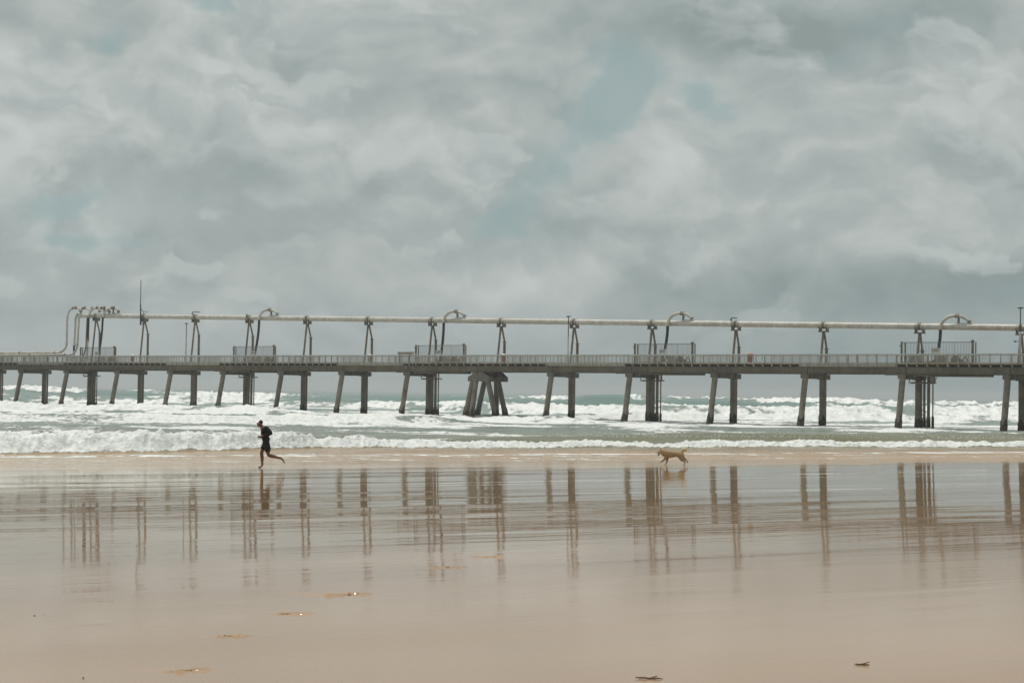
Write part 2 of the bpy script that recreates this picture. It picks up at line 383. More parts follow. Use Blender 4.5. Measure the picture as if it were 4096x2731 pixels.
rings([(535, 962, -1, 9), (531, 992, -1, 9)], 5.0, .24, 'ring', branch)
rings([(565, 385, 0, 9)], PC, .40, 'flange', branch)
run('riser_bend', [(612, 300), (640, 265), (690, 250), (740, 272), (785, 325)], 5.5, .14, 'pipe', par=branch)
rings([(650, 258, 9, 0), (692, 250, 9, 0)], 5.5, .23, 'flange', branch)
run('riser_bend', [(790, 290), (830, 255), (880, 250), (930, 265), (990, 335)], 5.7, .14, 'pipe', par=branch)
rings([(835, 253, 9, 0), (975, 318, 6, 7)], 5.7, .23, 'flange', branch)
run('gooseneck', [(758, 440), (768, 390), (800, 325), (850, 272), (930, 245), (1010, 255), (1070, 250), (1130, 280), (1170, 335)], 4.65, .16, 'pipe', PC, par=branch)
rings([(925, 246, 9, 0), (1012, 254, 9, 0), (1066, 250, 9, 0), (1160, 322, 5, 7), (757, 437, 0, 9)], 4.9, .24, 'flange', branch)
run('gooseneck', [(1038, 438), (1050, 385), (1085, 320), (1140, 272), (1220, 250), (1260, 256), (1310, 280), (1352, 345)], 4.65, .16, 'pipe', PC, par=branch)
rings([(1222, 250, 9, 0), (1250, 252, 9, 1), (1345, 325, 4, 7), (1037, 437, 0, 9)], 4.9, .24, 'flange', branch)
run('rubber_hose', [(756, 445), (750, 650), (742, 860)], 4.65, .165, 'hose', par=branch)
rings([(740, 862, 0, 9), (739, 888, 0, 9)], 4.65, .23, 'flange', branch)
run('riser_bend', [(738, 895), (733, 1040), (722, 1180), (690, 1260)], 4.65, .15, 'pipe', 4.3, par=branch)
run('rubber_hose', [(730, 450), (718, 700), (705, 1000), (690, 1090), (650, 1200)], 5.0, .11, 'frame', 4.6, par=branch)
run('rubber_hose', [(1035, 445), (1020, 700), (1000, 880), (978, 1040), (960, 1190), (940, 1290)], 4.65, .16, 'hose', 3.7, par=branch)
m = MB(); m.box(W8(1242, 310, PC), ax, cx, ZZ, (.1, .1, .45)); m.box(W8(1062, 300, PC), ax, cx, ZZ, (.1, .1, .45)); m.box(W8(1240, 357, PC), ax, cx, ZZ, (1.0, .05, .03)); m.build('loop_stand', M['flange'], branch)
# two discharge lines lying on stands along the left end
for (c, z0, y0, y1, xa, lb) in ((4.2, 0, 1128, 1136, 190, 'upper pale pipe lying along the left end of the jetty above the railing'), (3.4, 0, 1168, 1174, 400, 'lower pale pipe lying along the left end of the jetty level with the handrail')):
    A = W8(xa, y0-2, c); tA = (A-Q(0, 0, 0)) @ ax; zA = A[2]
    d = empty('discharge_pipe', Q(tA, c, zA), lb, 'pipe')
    m = MB(); m.tube([Q(tA-40*k/8, c, zA-.1*k/8) for k in range(9)], .15, 12); m.build('pipe_run', M['pipe'], d, smooth=40)
    for k in range(9):
        tk = tA-1.2-k*4.2; m = MB(); ring(m, Q(tk, c, zA-.01), ax, .22, .14); m.build('flange', M['ring'] if k % 2 else M['flange'], d, smooth=40)
    for k in range(7):
        tk = tA-3-k*5.5; m = MB(); m.box(Q(tk, c, (zA-.15+DECK)/2), ax, cx, ZZ, (.12, .1, (zA-.12-DECK)/2)); m.box(Q(tk, c, zA-.19), ax, cx, ZZ, (.3, .16, .05)); m.build('stand', M['frame'], d)
# ------------------------------------------------------------------ fenced pump bays
# photo x of left post / right post of each bay
BAY = {1: (322, 457), 4: (935, 1095), 7: (1663, 1855), 10: (2539, 2770), 13: (3606, 3891)}
SGN = {1: 389, 4: 1012, 7: 1754, 10: 2650, 13: 3743}
flab = {1: 'leftmost tall fence bay below the cluster of bent pipes', 4: 'tall slatted fence bay above the runner', 7: 'tall slatted fence bay right of the bench',
        10: 'tall slatted fence bay above the running dog', 13: 'widest looking tall fence bay near the right edge'}
slab = {1: 'leftmost white notice board on a fence bay, under the bent pipes', 4: 'white notice board on the fence bay above the runner', 7: 'white notice board on the fence bay right of the bench',
        10: 'white notice board on the fence bay above the dog', 13: 'white notice board on the rightmost fence bay'}
mlab = {1: 'pump and valve set in the leftmost fence bay', 4: 'pump and valve set in the fence bay above the runner', 7: 'pump set with ribbed casing in the fence bay right of the bench',
        10: 'pump set with black bent hoses in the fence bay above the dog', 13: 'pump set with grey cabinets in the rightmost fence bay'}
for i in PUMPS:
    fc = 2.35; ta, tb = TT(BAY[i][0], fc, 8), TT(BAY[i][1], fc, 8); FT = RAIL+1.28
    f = empty('pump_fence', Q(ta, fc, DECK), flab[i], 'fence', 'fenced pump bays on the jetty')
    m = MB(); m.box(Q((ta+tb)/2, fc, FT), ax, cx, ZZ, ((tb-ta)/2, .03, .035)); m.box(Q((ta+tb)/2, fc, DECK+.2), ax, cx, ZZ, ((tb-ta)/2, .03, .03))
    n = int((tb-ta)/.165)
    for k in range(1, n): m.box(Q(ta+(tb-ta)*k/n, fc, (FT+DECK+.2)/2), ax, cx, ZZ, (.028 if k == int(n*.75) else .014, .014, (FT-DECK-.2)/2))
    m.build('fence_panel', M['fence'], f)
    for tt, w, h in ((ta, .12, .1), (ta+.42, .05, 0), (tb, .15, .12), (tb+.32, .07, .02)):
        m = MB(); m.box(Q(tt, fc, (FT+h+DECK)/2), ax, cx, ZZ, (w*.7, .07, (FT+h-DECK)/2))
        if tt == tb: m.box(Q(tt-.02, fc, FT+.1), ax, cx, ZZ, (.17, .1, .07)); m.box(Q(tt, fc, FT+.2), ax, cx, ZZ, (.07, .06, .05))
        if tt == ta: m.box(Q(tt-.14, fc, FT-.35), ax, cx, ZZ, (.08, .05, .06))
        m.build('fence_post', M['frame'], f)
    ts = TT(SGN[i], fc-.05, 8.4); s = empty('notice_board', Q(ts, fc-.06, RAIL+.37), slab[i], 'sign', 'notice boards on the fence bays')
    m = MB(); m.box(Q(ts, fc-.07, RAIL+.38), ax, cx, ZZ, (.46, .012, .30)); m.build('board', M['sign'], s)
    m = MB()
    for zz, x0_, x1_, th in ((.20, -.26, .38, .022), (.06, -.40, .40, .028), (-.06, -.38, .36, .024)):
        x = x0_
        while x < x1_:
            w = random.uniform(.03, .09); w = min(w, x1_-x); m.box(Q(ts+x+w/2, fc-.088, RAIL+.38+zz), ax, cx, ZZ, (w/2, .003, th)); x += w+.018
    m.box(Q(ts-.36, fc-.088, RAIL+.38+.20), ax, cx, ZZ, (.045, .003, .045))
    m.build('lettering', M['ink'], s)
    # machinery
    p = empty('pump_set', Q(ts, 3.4, DECK), mlab[i], 'pump', 'pump machinery in the fence bays')
    m = MB(); b0 = ts+1.1
    m.box(Q(b0+.6, 3.4, DECK+.10), ax, cx, ZZ, (1.5, .4, .10)); m.tube([Q(b0+.2, 3.4, DECK+.45), Q(b0+1.1, 3.4, DECK+.45)], .27, 12)
    for k in range(7): ring(m, Q(b0+.3+k*.12, 3.4, DECK+.45), ax, .31, .04)
    m.tube([Q(b0+1.2, 3.4, DECK+.4), Q(b0+1.5, 3.4, DECK+.4)], .18, 10); m.box(Q(b0+.6, 3.4, DECK+.8), ax, cx, ZZ, (.2, .2, .1))
    m.build('motor', M['pump'], p, smooth=40)
    m = MB(); m.tube(smooth_path([Q(b0+1.45, 3.4, DECK+.4), Q(b0+1.7, 3.35, DECK+.8), Q(b0+1.95, 3.3, DECK+.5), Q(b0+2.1, 3.3, DECK+.08)]), .05, 8)
    m.tube(smooth_path([Q(ts-.1, 3.6, DECK+.95), Q(ts-.4, 3.6, DECK+.5), Q(ts-1.1, 3.6, DECK+.2), Q(ts-2.0, 3.6, DECK+.12)]), .15, 10); m.build('hose', M['hose'], p, smooth=60)
    m = MB()
    if i == 13:
        for x in (-2.5, .35): m.box(Q(ts+x, 3.0, DECK+.47), ax, cx, ZZ, (.72, .25, .46))
    elif i in (7, 10): m.box(Q(ts+.7, 3.2, DECK+.47), ax, cx, ZZ, (.42, .2, .40))
    else: m.box(Q(ts+.2, 3.2, DECK+.40), ax, cx, ZZ, (.3, .2, .35))
    for x in (-3.0, -2.2, -1.5): m.box(Q(ts+x, 4.0, DECK+.45), ax, cx, ZZ, (.03, .03, .45))
    m.box(Q(ts-2.25, 4.0, DECK+.88), ax, cx, ZZ, (.8, .02, .02)); m.box(Q(ts-2.25, 4.0, DECK+.45), ax, cx, ZZ, (.8, .02, .02))
    m.build('cabinet', M['galv'], p)
# ------------------------------------------------------------------ bench, bins, lamps, masts, brackets
ta, tb = TT(1595, -.3, 7.9), TT(1655, -.3, 7.9)
b = empty('bait_bench', Q((ta+tb)/2, -.1, DECK), 'brown steel bait cutting bench built over the railing left of a fenced bay', 'bench')
m = MB(); m.prism([Q(ta, -.55, RAIL+.08), Q(tb-.5, -.55, RAIL+.08), Q(tb-.5, -.55, RAIL+.36), Q(ta, -.55, RAIL+.36)], cx*.9)
m.prism([Q(tb-.49, -.55, RAIL+.1), Q(tb+.1, -.45, RAIL+.1), Q(tb-.49, -.55, RAIL+.36)], cx*.8); m.build('trough', M['table'], b)
m = MB(); m.box(Q((ta+tb)/2-.2, -.1, RAIL+.38), ax, cx, ZZ, ((tb-ta)/2-.15, .5, .018)); m.build('top', M['galv'], b)
for x in (ta+.15, tb-.7):
    m = MB(); m.box(Q(x, -.28, (RAIL+DECK)/2), ax, cx, ZZ, (.06, .06, .6)); m.build('leg', M['table'], b)
for k, x in enumerate((1590, 1622, 1651)):
    t = TT(x, -.4, 6.5); m = MB(); m.tube(smooth_path([Q(t-.1, -.3, DECK+.2), Q(t, -.45, DECK-.2), Q(t+.12, -.45, DECK-.75)]), .035, 6); m.build('drain_tube', M['slab'], b, smooth=60)
def binn(px, lb, cap_m, body_m, rt, c=-.0):
    t = TT(px, c+.5, 7.7); r = empty('rubbish_bin', Q(t, c+.5, DECK), lb, 'bin', 'bins on the jetty walkway')
    m = MB(); m.tube([Q(t, c+.5, DECK+.12), Q(t, c+.5, DECK+.3), Q(t, c+.5, RAIL+rt-.1)], [.22, .27, .28], 14); m.build('body', M[body_m], r, smooth=50)
    m = MB(); m.tube([Q(t, c+.5, RAIL+rt-.1), Q(t, c+.5, RAIL+rt-.04), Q(t-.02, c+.5, RAIL+rt+.05)], [.31, .3, .14], 14); m.build('lid', M[cap_m], r, smooth=30)
binn(3000, 'orange topped rusty bin standing alone behind the railing on the right half', 'orange', 'rust', .12)
binn(2014, 'white topped rusty bin above the splayed pile cluster', 'white', 'rust', .06)
binn(1479, 'white topped tan bin left of the bait bench', 'white', 'timber', .06)
binn(530, 'white topped rusty bin between the leftmost fence bay and the mast', 'white', 'rust', .06)
def lamp(px, c, py_top, py_joint, lb, name='lamp_post', head=1, r=.055, side=0):
    P = PT(px, py_top, c); t = (P-Q(0, 0, 0)) @ ax; zt = P[2]; J = PT(px, py_joint, c)[2]
    o = empty(name, Q(t, c, DECK), lb, 'lamp post' if head else 'mast', 'lamp posts on the jetty' if head else None)
    m = MB(); m.tube([Q(t, c, DECK), Q(t, c, J)], r*1.7, 8); m.build('lower_pole', M['galv'] if head else M['pole'], o, smooth=50)
    m = MB(); m.tube([Q(t, c, J), Q(t, c, zt)], r, 8); m.build('upper_pole', M['pole'], o, smooth=50)
    m = MB()
    if head: m.prism([Q(t-.3, c-.12, zt+.06), Q(t-.24, c-.12, zt-.03), Q(t+.2, c-.12, zt-.02), Q(t+.34, c-.12, zt+.08), Q(t, c-.12, zt+.12)], cx*.24)
    else: m.tube([Q(t, c, zt), Q(t, c, zt+.12)], [.13, .1], 10)
    m.build('lamp_head', M['pole'] if head else M['white'], o)
    if side: m = MB(); m.box(Q(t-.35, c, J-.95), ax, cx, ZZ, (.3, .03, .03)); m.box(Q(t-.55, c, J-.97), ax, cx, ZZ, (.12, .07, .07)); m.build('side_camera', M['pole'], o)
lamp(746, 5.6, 1295, 1362, 'short slim lamp post with black top left of the third frame')
lamp(2274, 2.4, 1267, 1345, 'slim lamp post crossing in front of the pipeline at mid jetty')
lamp(4082, 2.4, 1233, 1328, 'tall black topped lamp post at the right edge', side=1)
P = PT(564, 1122, 4.7); t = (P-Q(0, 0, 0)) @ ax
o = empty('mast', Q(t, 4.7, DECK), 'very tall thin dark mast rising above the pipeline on the left', 'mast')
m = MB(); m.tube([Q(t+.1, 4.75, PT(566, 1300, 4.7)[2]), Q(t, 4.7, PT(564, 1215, 4.7)[2])], .1, 8); m.tube([Q(t, 4.7, PT(564, 1300, 4.7)[2]), P], .055, 8); m.build('pole', M['pole'], o, smooth=50)
m = MB(); m.tube([P, P+ZZ*.16], [.16, .12], 10); m.build('finial', M['white'], o)
m = MB()
for q in ([(564, 1235), (573, 1246), (576, 1255)], [(571, 1245), (594, 1247)], [(564, 1265), (569, 1290), (569, 1300)]):
    m.tube([PT(x, y, 4.7) for x, y in q], .045, 6)
m.build('stay', M['pole'], o)
def bracket(pts, lb):
    P = [PT(x, y, PC-.3) for x, y in pts]; o = empty('bent_bracket', P[0], lb, 'bracket', 'bent brackets on the pipeline')
    m = MB(); m.tube(P, .06, 6); m.build('arm', M['pole'], o); m = MB(); m.box(P[0]-ZZ*.05, ax, cx, ZZ, (.12, .1, .07)); m.build('clamp', M['pole'], o)
bracket([(770, 1254), (771, 1248), (775, 1247), (799, 1248)], 'black bent bracket on the pipeline above the short lamp post')
bracket([(2924, 1278), (2925, 1272), (2930, 1270), (2948, 1273)], 'black bent bracket on the pipeline on the right half')
bracket([(987, 1262), (987, 1256), (989, 1256)], 'small stub bracket on the pipeline above the runner')
#@@PART2@@
# ------------------------------------------------------------------ noise in numpy
_perm = rng.rand(7, 256, 256)
def vn(x, y, seed=0):
    T = _perm[seed % 7]; xi = np.floor(x).astype(int); yi = np.floor(y).astype(int); xf = x-xi; yf = y-yi
    u = xf*xf*(3-2*xf); v = yf*yf*(3-2*yf); x0 = xi & 255; x1 = (xi+1) & 255; y0 = yi & 255; y1 = (yi+1) & 255
    return (T[x0, y0]*(1-u)+T[x1, y0]*u)*(1-v)+(T[x0, y1]*(1-u)+T[x1, y1]*u)*v
def fbm(x, y, seed=0, o=4, g=.5):
    s = 0; a = 1; t = 0
    for k in range(o): s = s+a*vn(x*2**k+17.3*k, y*2**k-9.1*k, seed+k); t += a; a *= g
    return s/t-.5
def billow(x, y, seed=0, o=3):
    s = 0; a = 1; t = 0
    for k in range(o): s = s+a*(1-np.abs(2*vn(x*2**k+5.3*k, y*2**k+3.7*k, seed+k)-1)); t += a; a *= .5
    return s/t
def shore(X, Y): return (Y-.5*X)*.894
_qq = np.arange(-200, 400, .5)
_sl = np.where(_qq > 86, -.02, -(.007+.012/(1+np.exp((_qq-55)/4))+.008/(1+np.exp((_qq-27)/6))))
_zz = np.concatenate([[0], np.cumsum(.5*(_sl[1:]+_sl[:-1])*.5)]); _zz -= np.interp(84, _qq, _zz)
def sand_z(X, Y): return np.interp(shore(X, Y), _qq, _zz)
def on_sand(px, py):
    z = .3
    for _ in range(30): P = hit(px, py, z); z = float(sand_z(P[0], P[1]))
    return np.array([P[0], P[1], z])
def grid_mesh(name, X, Y, Z, mat, attrs=None):
    r, c = X.shape; me = bpy.data.meshes.new(name); me.vertices.add(r*c)
    me.vertices.foreach_set('co', np.stack([X, Y, Z], -1).astype(np.float32).ravel())
    i = np.arange(r-1)[:, None]*c+np.arange(c-1)[None]; q = np.stack([i, i+1, i+c+1, i+c], -1).reshape(-1).astype(np.int32); nf = len(q)//4
    me.loops.add(nf*4); me.loops.foreach_set('vertex_index', q); me.polygons.add(nf)
    me.polygons.foreach_set('loop_start', np.arange(0, nf*4, 4, dtype=np.int32)); me.polygons.foreach_set('loop_total', np.full(nf, 4, np.int32))
    me.update(calc_edges=True); me.polygons.foreach_set('use_smooth', np.ones(nf, bool))
    for k, v in (attrs or {}).items():
        if v.ndim == 2: a = me.attributes.new(k, 'FLOAT', 'POINT'); a.data.foreach_set('value', v.astype(np.float32).ravel())
        else: a = me.attributes.new(k, 'FLOAT_COLOR', 'POINT'); a.data.foreach_set('color', np.concatenate([v, np.ones(v.shape[:2]+(1,))], -1).astype(np.float32).ravel())
    me.materials.append(mat); o = bpy.data.objects.new(name, me); COL.objects.link(o); return o
# ------------------------------------------------------------------ wet sand
PRINTS = [(1390, 2378, .9, 25), (1782, 2268, .8, 10), (1950, 2226, .8, -10), (1168, 2455, .7, 20), (928, 2545, .5, 15), (750, 2682, .6, 30)]
PP = [on_sand(a, b_) for a, b_, _, _ in PRINTS]
def axis(base, pts, half, step):
    s = set(np.round(base, 4).tolist())
    for p in pts: s |= set(np.round(np.arange(p-half, p+half, step), 4).tolist())
    v = np.array(sorted(s)); keep = np.concatenate([[True], np.diff(v) > step*.45]); return v[keep]
bx = np.concatenate([np.array([-3000, -1200, -500, -250, -150]), np.arange(-100, -30, 2), np.arange(-30, 36, .4), np.arange(36, 110, 2), np.array([150, 250, 500, 1200, 3000])])
by = np.concatenate([np.array([-400, -150, -60, -30]), np.arange(-15, 12, 1.5), np.arange(12, 80, .25), np.arange(80, 200, 4), [300, 600, 1500, 3600]])
gx = axis(bx, [p[0] for p in PP], .3, .02); gy = axis(by, [p[1] for p in PP], .22, .02)
SX, SY = np.meshgrid(gx, gy); SZ = sand_z(SX, SY)
dr = (SX*.81+SY*.58); dn = (-SX*.58+SY*.81)
lim = np.clip((90-np.abs(SY-40))/30, 0, 1)
SZ = SZ+lim*(.045*fbm(dr/26, dn/6, 1, 3)+.012*fbm(dr/9, dn/2.2, 3, 3)); dry = np.zeros_like(SX)
for P, (a, b_, s, ang) in zip(PP, PRINTS):
    th = math.radians(ang); x = (SX-P[0])*math.cos(th)+(SY-P[1])*math.sin(th); y = -(SX-P[0])*math.sin(th)+(SY-P[1])*math.cos(th)
    r2 = (x/(.15*s))**2+(y/(.06*s))**2; rough = fbm(SX*22, SY*22, 2, 3)
    near = r2 < 9
    SZ = np.where(near, SZ-.055*np.exp(-r2)*(1+1.5*rough)+.016*np.exp(-(np.sqrt(r2)-1.5)**2*5)*(1+4*rough), SZ)
    r3 = ((SX-P[0]+.25)/(.45*s))**2+((SY-P[1]-.05)/(.2*s))**2; dry = np.maximum(dry, np.exp(-r3*1.4)*(1.0 if s == .9 else .25))
ms, nt, b = material('wet_sand')
pos = nt.new('ShaderNodeNewGeometry').outputs['Position']
sp = nt.map(pos, (1, 1, 1), rot=(0, 0, -math.radians(30)))
st1 = nt.noise(nt.map(sp, (.03, .30, 1)), 1, 5, .58, dist=.35); st2 = nt.noise(nt.map(sp, (.10, 1.0, 1)), 1, 3, .6, dist=.4); st3 = nt.noise(nt.map(sp, (6, 14, 1)), 1, 4, .65)
big = nt.noise(nt.map(sp, (.05, .11, 1)), 1, 3, .5)
xyz = nt.new('ShaderNodeSeparateXYZ', inp={0: pos}); qn = nt.math('MULTIPLY', nt.math('SUBTRACT', xyz.outputs[1], nt.math('MULTIPLY', xyz.outputs[0], .5)), .894)
wet = nt.sstep(nt.math('ADD', qn, nt.math('MULTIPLY', nt.math('SUBTRACT', big, .5), 22)), 2, 26)
grain = nt.noise(pos, 60, 3, .7)
col = nt.mix(nt.sstep(big, .35, .65), (.26, .16, .092), (.38, .245, .148))
col = nt.mix(nt.sstep(qn, 18, 40), col, (.275, .163, .072))
col = nt.mix(nt.sstep(grain, .3, .7, 0, .35), col, (.42, .29, .185))
at = nt.new('ShaderNodeAttribute', attribute_name='dry').outputs['Fac']
col = nt.mix(nt.math('MULTIPLY', at, .22), col, (.46, .31, .18))
nt.l.new(col, b.inputs['Base Color'])
ro = nt.math('ADD', nt.sstep(wet, 0, 1, .16, .018), nt.math('MULTIPLY', nt.sstep(st1, .4, .7), .03)); ro = nt.math('ADD', ro, nt.math('MULTIPLY', at, .3))
ro = nt.math('ADD', ro, nt.math('MULTIPLY', nt.sstep(nt.math('ADD', qn, nt.math('MULTIPLY', st2, 14)), 61, 72), .12))
ro = nt.math('ADD', ro, nt.math('MULTIPLY', nt.math('MULTIPLY', nt.sstep(st2, .42, .62), nt.math('SUBTRACT', 1, wet)), .10))
nt.l.new(ro, b.inputs['Roughness']); b.inputs['IOR'].default_value = 1.36
hgt = nt.math('ADD', nt.math('MULTIPLY', nt.math('MULTIPLY', st1, wet), .017), nt.math('ADD', nt.math('MULTIPLY', st2, nt.sstep(qn, 22, 55, .0014, .0062)), nt.math('ADD', nt.math('MULTIPLY', nt.math('ADD', st3, nt.math('MULTIPLY', grain, .6)), nt.sstep(qn, 12, 26, .00022, .00004)), nt.math('MULTIPLY', nt.noise(nt.map(sp, (.3, 2.6, 1)), 1, 3, .6, dist=.5), .0016))))
hgt = nt.math('ADD', hgt, nt.math('MULTIPLY', nt.noise(nt.map(sp, (1.3, 2.2, 1)), 1, 3, .6), .0011))
bp = nt.new('ShaderNodeBump', inp={'Height': hgt, 'Distance': 1.0, 'Strength': 1.0}); nt.l.new(bp.outputs[0], b.inputs['Normal'])
sand = grid_mesh('beach_sand', SX, SY, SZ, ms, {'dry': dry}); tag(sand, 'smooth wet tan sand mirroring the sky and the jetty', kind='structure')
# ------------------------------------------------------------------ sea
ys = [52.0]
while ys[-1] < 24000: ys.append(ys[-1]+max(.125, .125*(ys[-1]/85)**1.5 if ys[-1] < 1200 else ys[-1]*.03))
ys = np.array(ys); th = np.concatenate([-np.array([6, 4, 2.6, 1.8, 1.2, .9, .7, .6, .52, .46, .42, .39]), np.linspace(-.365, .365, 1000), np.array([.39, .42, .46, .52, .6, .7, .9, 1.2, 1.8, 2.6, 4, 6])])
TH, WY = np.meshgrid(th, ys); WX = TH*WY; PXg = th*FPX+2048
Q_ = shore(WX, WY); Z = np.zeros_like(WX); foam = np.zeros_like(WX)
def tab(px, v): return np.interp(PXg, px, v)[None, :]
def smooth1(a, n=9):
    k = np.hanning(n+2)[1:-1]; k /= k.sum(); return np.convolve(np.pad(a[0], n//2, 'edge'), k, 'valid')[None, :]
def wave(px, Yc, h, fc, wf, wb, fb, jit=1.0, jl=6., sd=0, hj=.25, ff=3.4):
    global Z, foam
    Yc = smooth1(tab(px, Yc), 25); h = smooth1(tab(px, h), 15); fc = smooth1(tab(px, fc), 9)
    xx = TH*Yc; Yj = Yc+jit*2*fbm(xx/jl, WY*0+sd, sd, 4); hh = h*(1+hj*2*fbm(xx/(jl*.7), WY*0+sd+.5, sd+1, 4))
    d = WY-Yj
    w = np.where(d < 0, np.exp(-np.abs(d/wf)**2.6), np.exp(-(d/wb)**2)); Z = Z+hh*w
    F = fc*np.where(d < 0, np.clip(ff-np.abs(d)/(wf*.5), 0, 1), np.clip(1.3-d/fb, 0, 1)); F = np.clip(F, 0, 1); foam = np.maximum(foam, F)
    return d
PXA = [-600, 0, 300, 600, 900, 1150, 1300, 1500, 2000, 2700, 3400, 4096, 4700]
dA = wave(PXA, [71, 76.3, 80, 82, 86, 90, 93, 95, 98, 103, 108, 114, 120], [.95, .95, .92, .9, .84, .74, .5, .38, .32, .3, .3, .3, .3], [1]*13, 1.1, 3.2, 3.5, .5, 3, 1, .22)
wave([1500, 1900, 2450, 3400, 4096, 4700], [101, 105.5, 111, 116, 122, 128], [0, .25, .58, .68, .66, .66], [0]*6, 3.2, 7, 5, .5, 12, 2, .1)
wave([1250, 1380, 1460, 1580], [108]*4, [0, .42, .42, 0], [.35]*4, 2, 4, 4, .4, 5, 3)
wave([-300, 100, 500, 800, 950], [118]*5, [.3, .25, .35, .3, 0], [.4]*5, 3, 5, 4, 1, 5, 4, .7)
wave([-600, 0, 60, 300, 480, 600, 900, 1300, 1560, 1600, 1740, 1850, 2000], [152, 151, 152, 153, 153, 153, 154, 163, 168, 170, 175, 178, 180],
     [.55, .55, .58, .55, .58, .6, .65, .6, .66, .7, .68, .3, 0], [1, 1, .8, .68, .7, 1, 1, 1, 1, .15, .1, .1, 0], 3, 6, 12, 1.3, 7, 5, .25)
wave([1000, 1060, 1500, 1900, 2100, 2250, 2350, 2450], [188, 190, 192, 192, 190, 186, 184, 180], [0, .3, .3, .3, .5, .75, .5, 0], [.9, .9, .9, .9, .2, .05, .2, .8], 3.5, 5, 6, 1.2, 7, 6, .4)
wave([-600, 0, 150, 420, 600, 700, 850, 1000, 1130, 1250, 1400, 1500, 1600], [345, 345, 345, 350, 355, 365, 375, 386, 386, 380, 370, 360, 350],
     [1.8, 1.9, 1.9, 1.5, 1.4, 2., 2.5, 2.4, 2.2, 1.8, 1.7, 1.2, 0], [.2, .05, .05, .25, .7, 1, 1, 1, .95, .3, .15, .4, .3], 15, 20, 30, 4, 22, 0, .25)
wave([1350, 1460, 1700, 2000, 2200, 2500, 2900, 3100, 3600, 4096, 4700], [300, 300, 290, 270, 260, 240, 245, 255, 262, 262, 262],
     [0, 1.1, 1.4, 1.6, 1.6, 1.6, 1.6, 1.8, 1.85, 1.9, 1.9], [1, 1, 1, 1, 1, 1, .95, 1, 1, 1, 1], 8, 14, 18, 4, 16, 1, .3, 3.)
wave([2300, 2600, 3000, 3400, 3700, 4200], [212, 212, 226, 232, 232, 232], [.3, .8, .8, .9, .8, .8], [1, 1, 1, 1, .95, .9], 4, 8, 14, 3, 10, 2, .35)
wave([-600, 0, 110, 300, 380, 450, 600, 900, 1200, 1450, 1700, 1800, 2000, 2100, 2270, 2350, 2480, 2530, 2700, 2850, 3000, 3300, 3700, 4096, 4700],
     [450, 450, 450, 460, 465, 468, 470, 475, 480, 480, 465, 450, 440, 430, 430, 430, 430, 430, 430, 430, 430, 420, 420, 420, 420],
     [2.8, 2.9, 3.1, 2.6, 2.3, 2.3, 2.5, 2.4, 2.3, 2.1, 1.9, 2.3, 2.1, 2.2, 2.4, 3.0, 3.1, 3.1, 2.9, 2.8, 2.7, 2.8, 2.4, 2.5, 2.5],
     [1, 1, 1, 1, .3, .4, .9, .7, .7, .35, .4, .6, .7, .95, .9, .05, .15, 1, .8, .75, 1, 1, .95, .95, .95], 17, 26, 36, 6, 30, 3, .2, 2.1)
wave([-600, 1000, 1200, 2400, 2600, 4700], [330]*6, [0, 0, .8, .8, 1.2, 1.2], [.8, .8, .7, .7, 1, 1], 7, 12, 18, 6, 20, 4, .5)
wave([-600, 500, 950, 1150, 1300], [232, 230, 218, 206, 200], [.85, .8, .7, .6, 0], [1, 1, 1, 1, .8], 6, 18, 16, 3, 9, 6, .5)
wave([-600, 300, 800, 1150], [186, 186, 184, 182], [.3, .35, .3, 0], [.8, .6, .9, .8], 4, 7, 8, 2.5, 8, 2, .7)
# froth lying between the breakers
fr0 = tab([-600, 0, 1300, 2000, 2400, 3000, 3300, 4096, 4700], [150, 150, 170, 172, 186, 215, 232, 236, 236])
fr1 = tab([-600, 0, 300, 700, 1200, 1500, 2000, 2600, 3000, 4700], [338, 338, 350, 372, 330, 300, 330, 400, 420, 420])
wob = 18*fbm(WX/14, WY/9, 2, 4)
inside = np.clip((WY+wob-fr0)/8, 0, 1)*np.clip((fr1-WY+wob)/12, 0, 1)
froth = inside*(.57+1.5*fbm(WX/11, WY/16, 5, 5))
mixz = np.clip((WY-130)/20, 0, 1)*np.clip((fr0-WY)/10+1, 0, 1)*(.60+1.3*fbm(WX/7, WY/9, 6, 4))
nearz = np.clip((dA-tab([0, 1600, 2000, 4096], [3, 3, 9, 9]))/4, 0, 1)*np.clip((155-WY)/15, 0, 1)*(tab([0, 900, 1500, 2200, 4096], [.66, .62, .50, .42, .36])+1.3*fbm(WX/6, WY/5, 3, 5))
farz = np.clip((WY-430)/60, 0, 1)*.30*np.clip(1.3-WY/3500, .2, 1)+np.clip((WY-380)/30, 0, 1)*.7*fbm(WX/40, WY/60, 4, 4)
foam = np.where(WY > 200, foam*(.82+1.0*fbm(WX/12, WY/10, 1, 4)), foam)
foam = np.maximum.reduce([foam, froth, mixz, nearz, farz])
# chop and lumpy foam relief
damp = np.clip((Q_-72)/12, 0, 1); att = np.clip(2500/WY, 0, 1)
Z += damp*(.16*fbm(WX/5, WY/4, 0, 4)*(1+WY/300)+.07*fbm(WX/1.3, WY/1.1, 2, 3))
Z += np.clip((WY-500)/200, 0, 1)*1.1*fbm(WX/60, WY/50, 5, 4)*np.clip(3000/WY, 0, 1)
fs = np.clip((foam-.45)/.4, 0, 1); lump = billow(WX/(.55+WY/230), WY/(.6+WY/230), 3, 5)-.68
Z += damp*fs*lump*(.42+.0018*np.minimum(WY, 480))*(.3+np.clip(Z, 0, 1.4))
fine = billow(WX/.26, WY/.4, 1, 2)-.65; Z += np.clip((130-WY)/30, 0, 1)*damp*fs*fine*.24
WX2 = WX+damp*fs*.12*fbm(WX/.6, WY/.6, 5, 2)
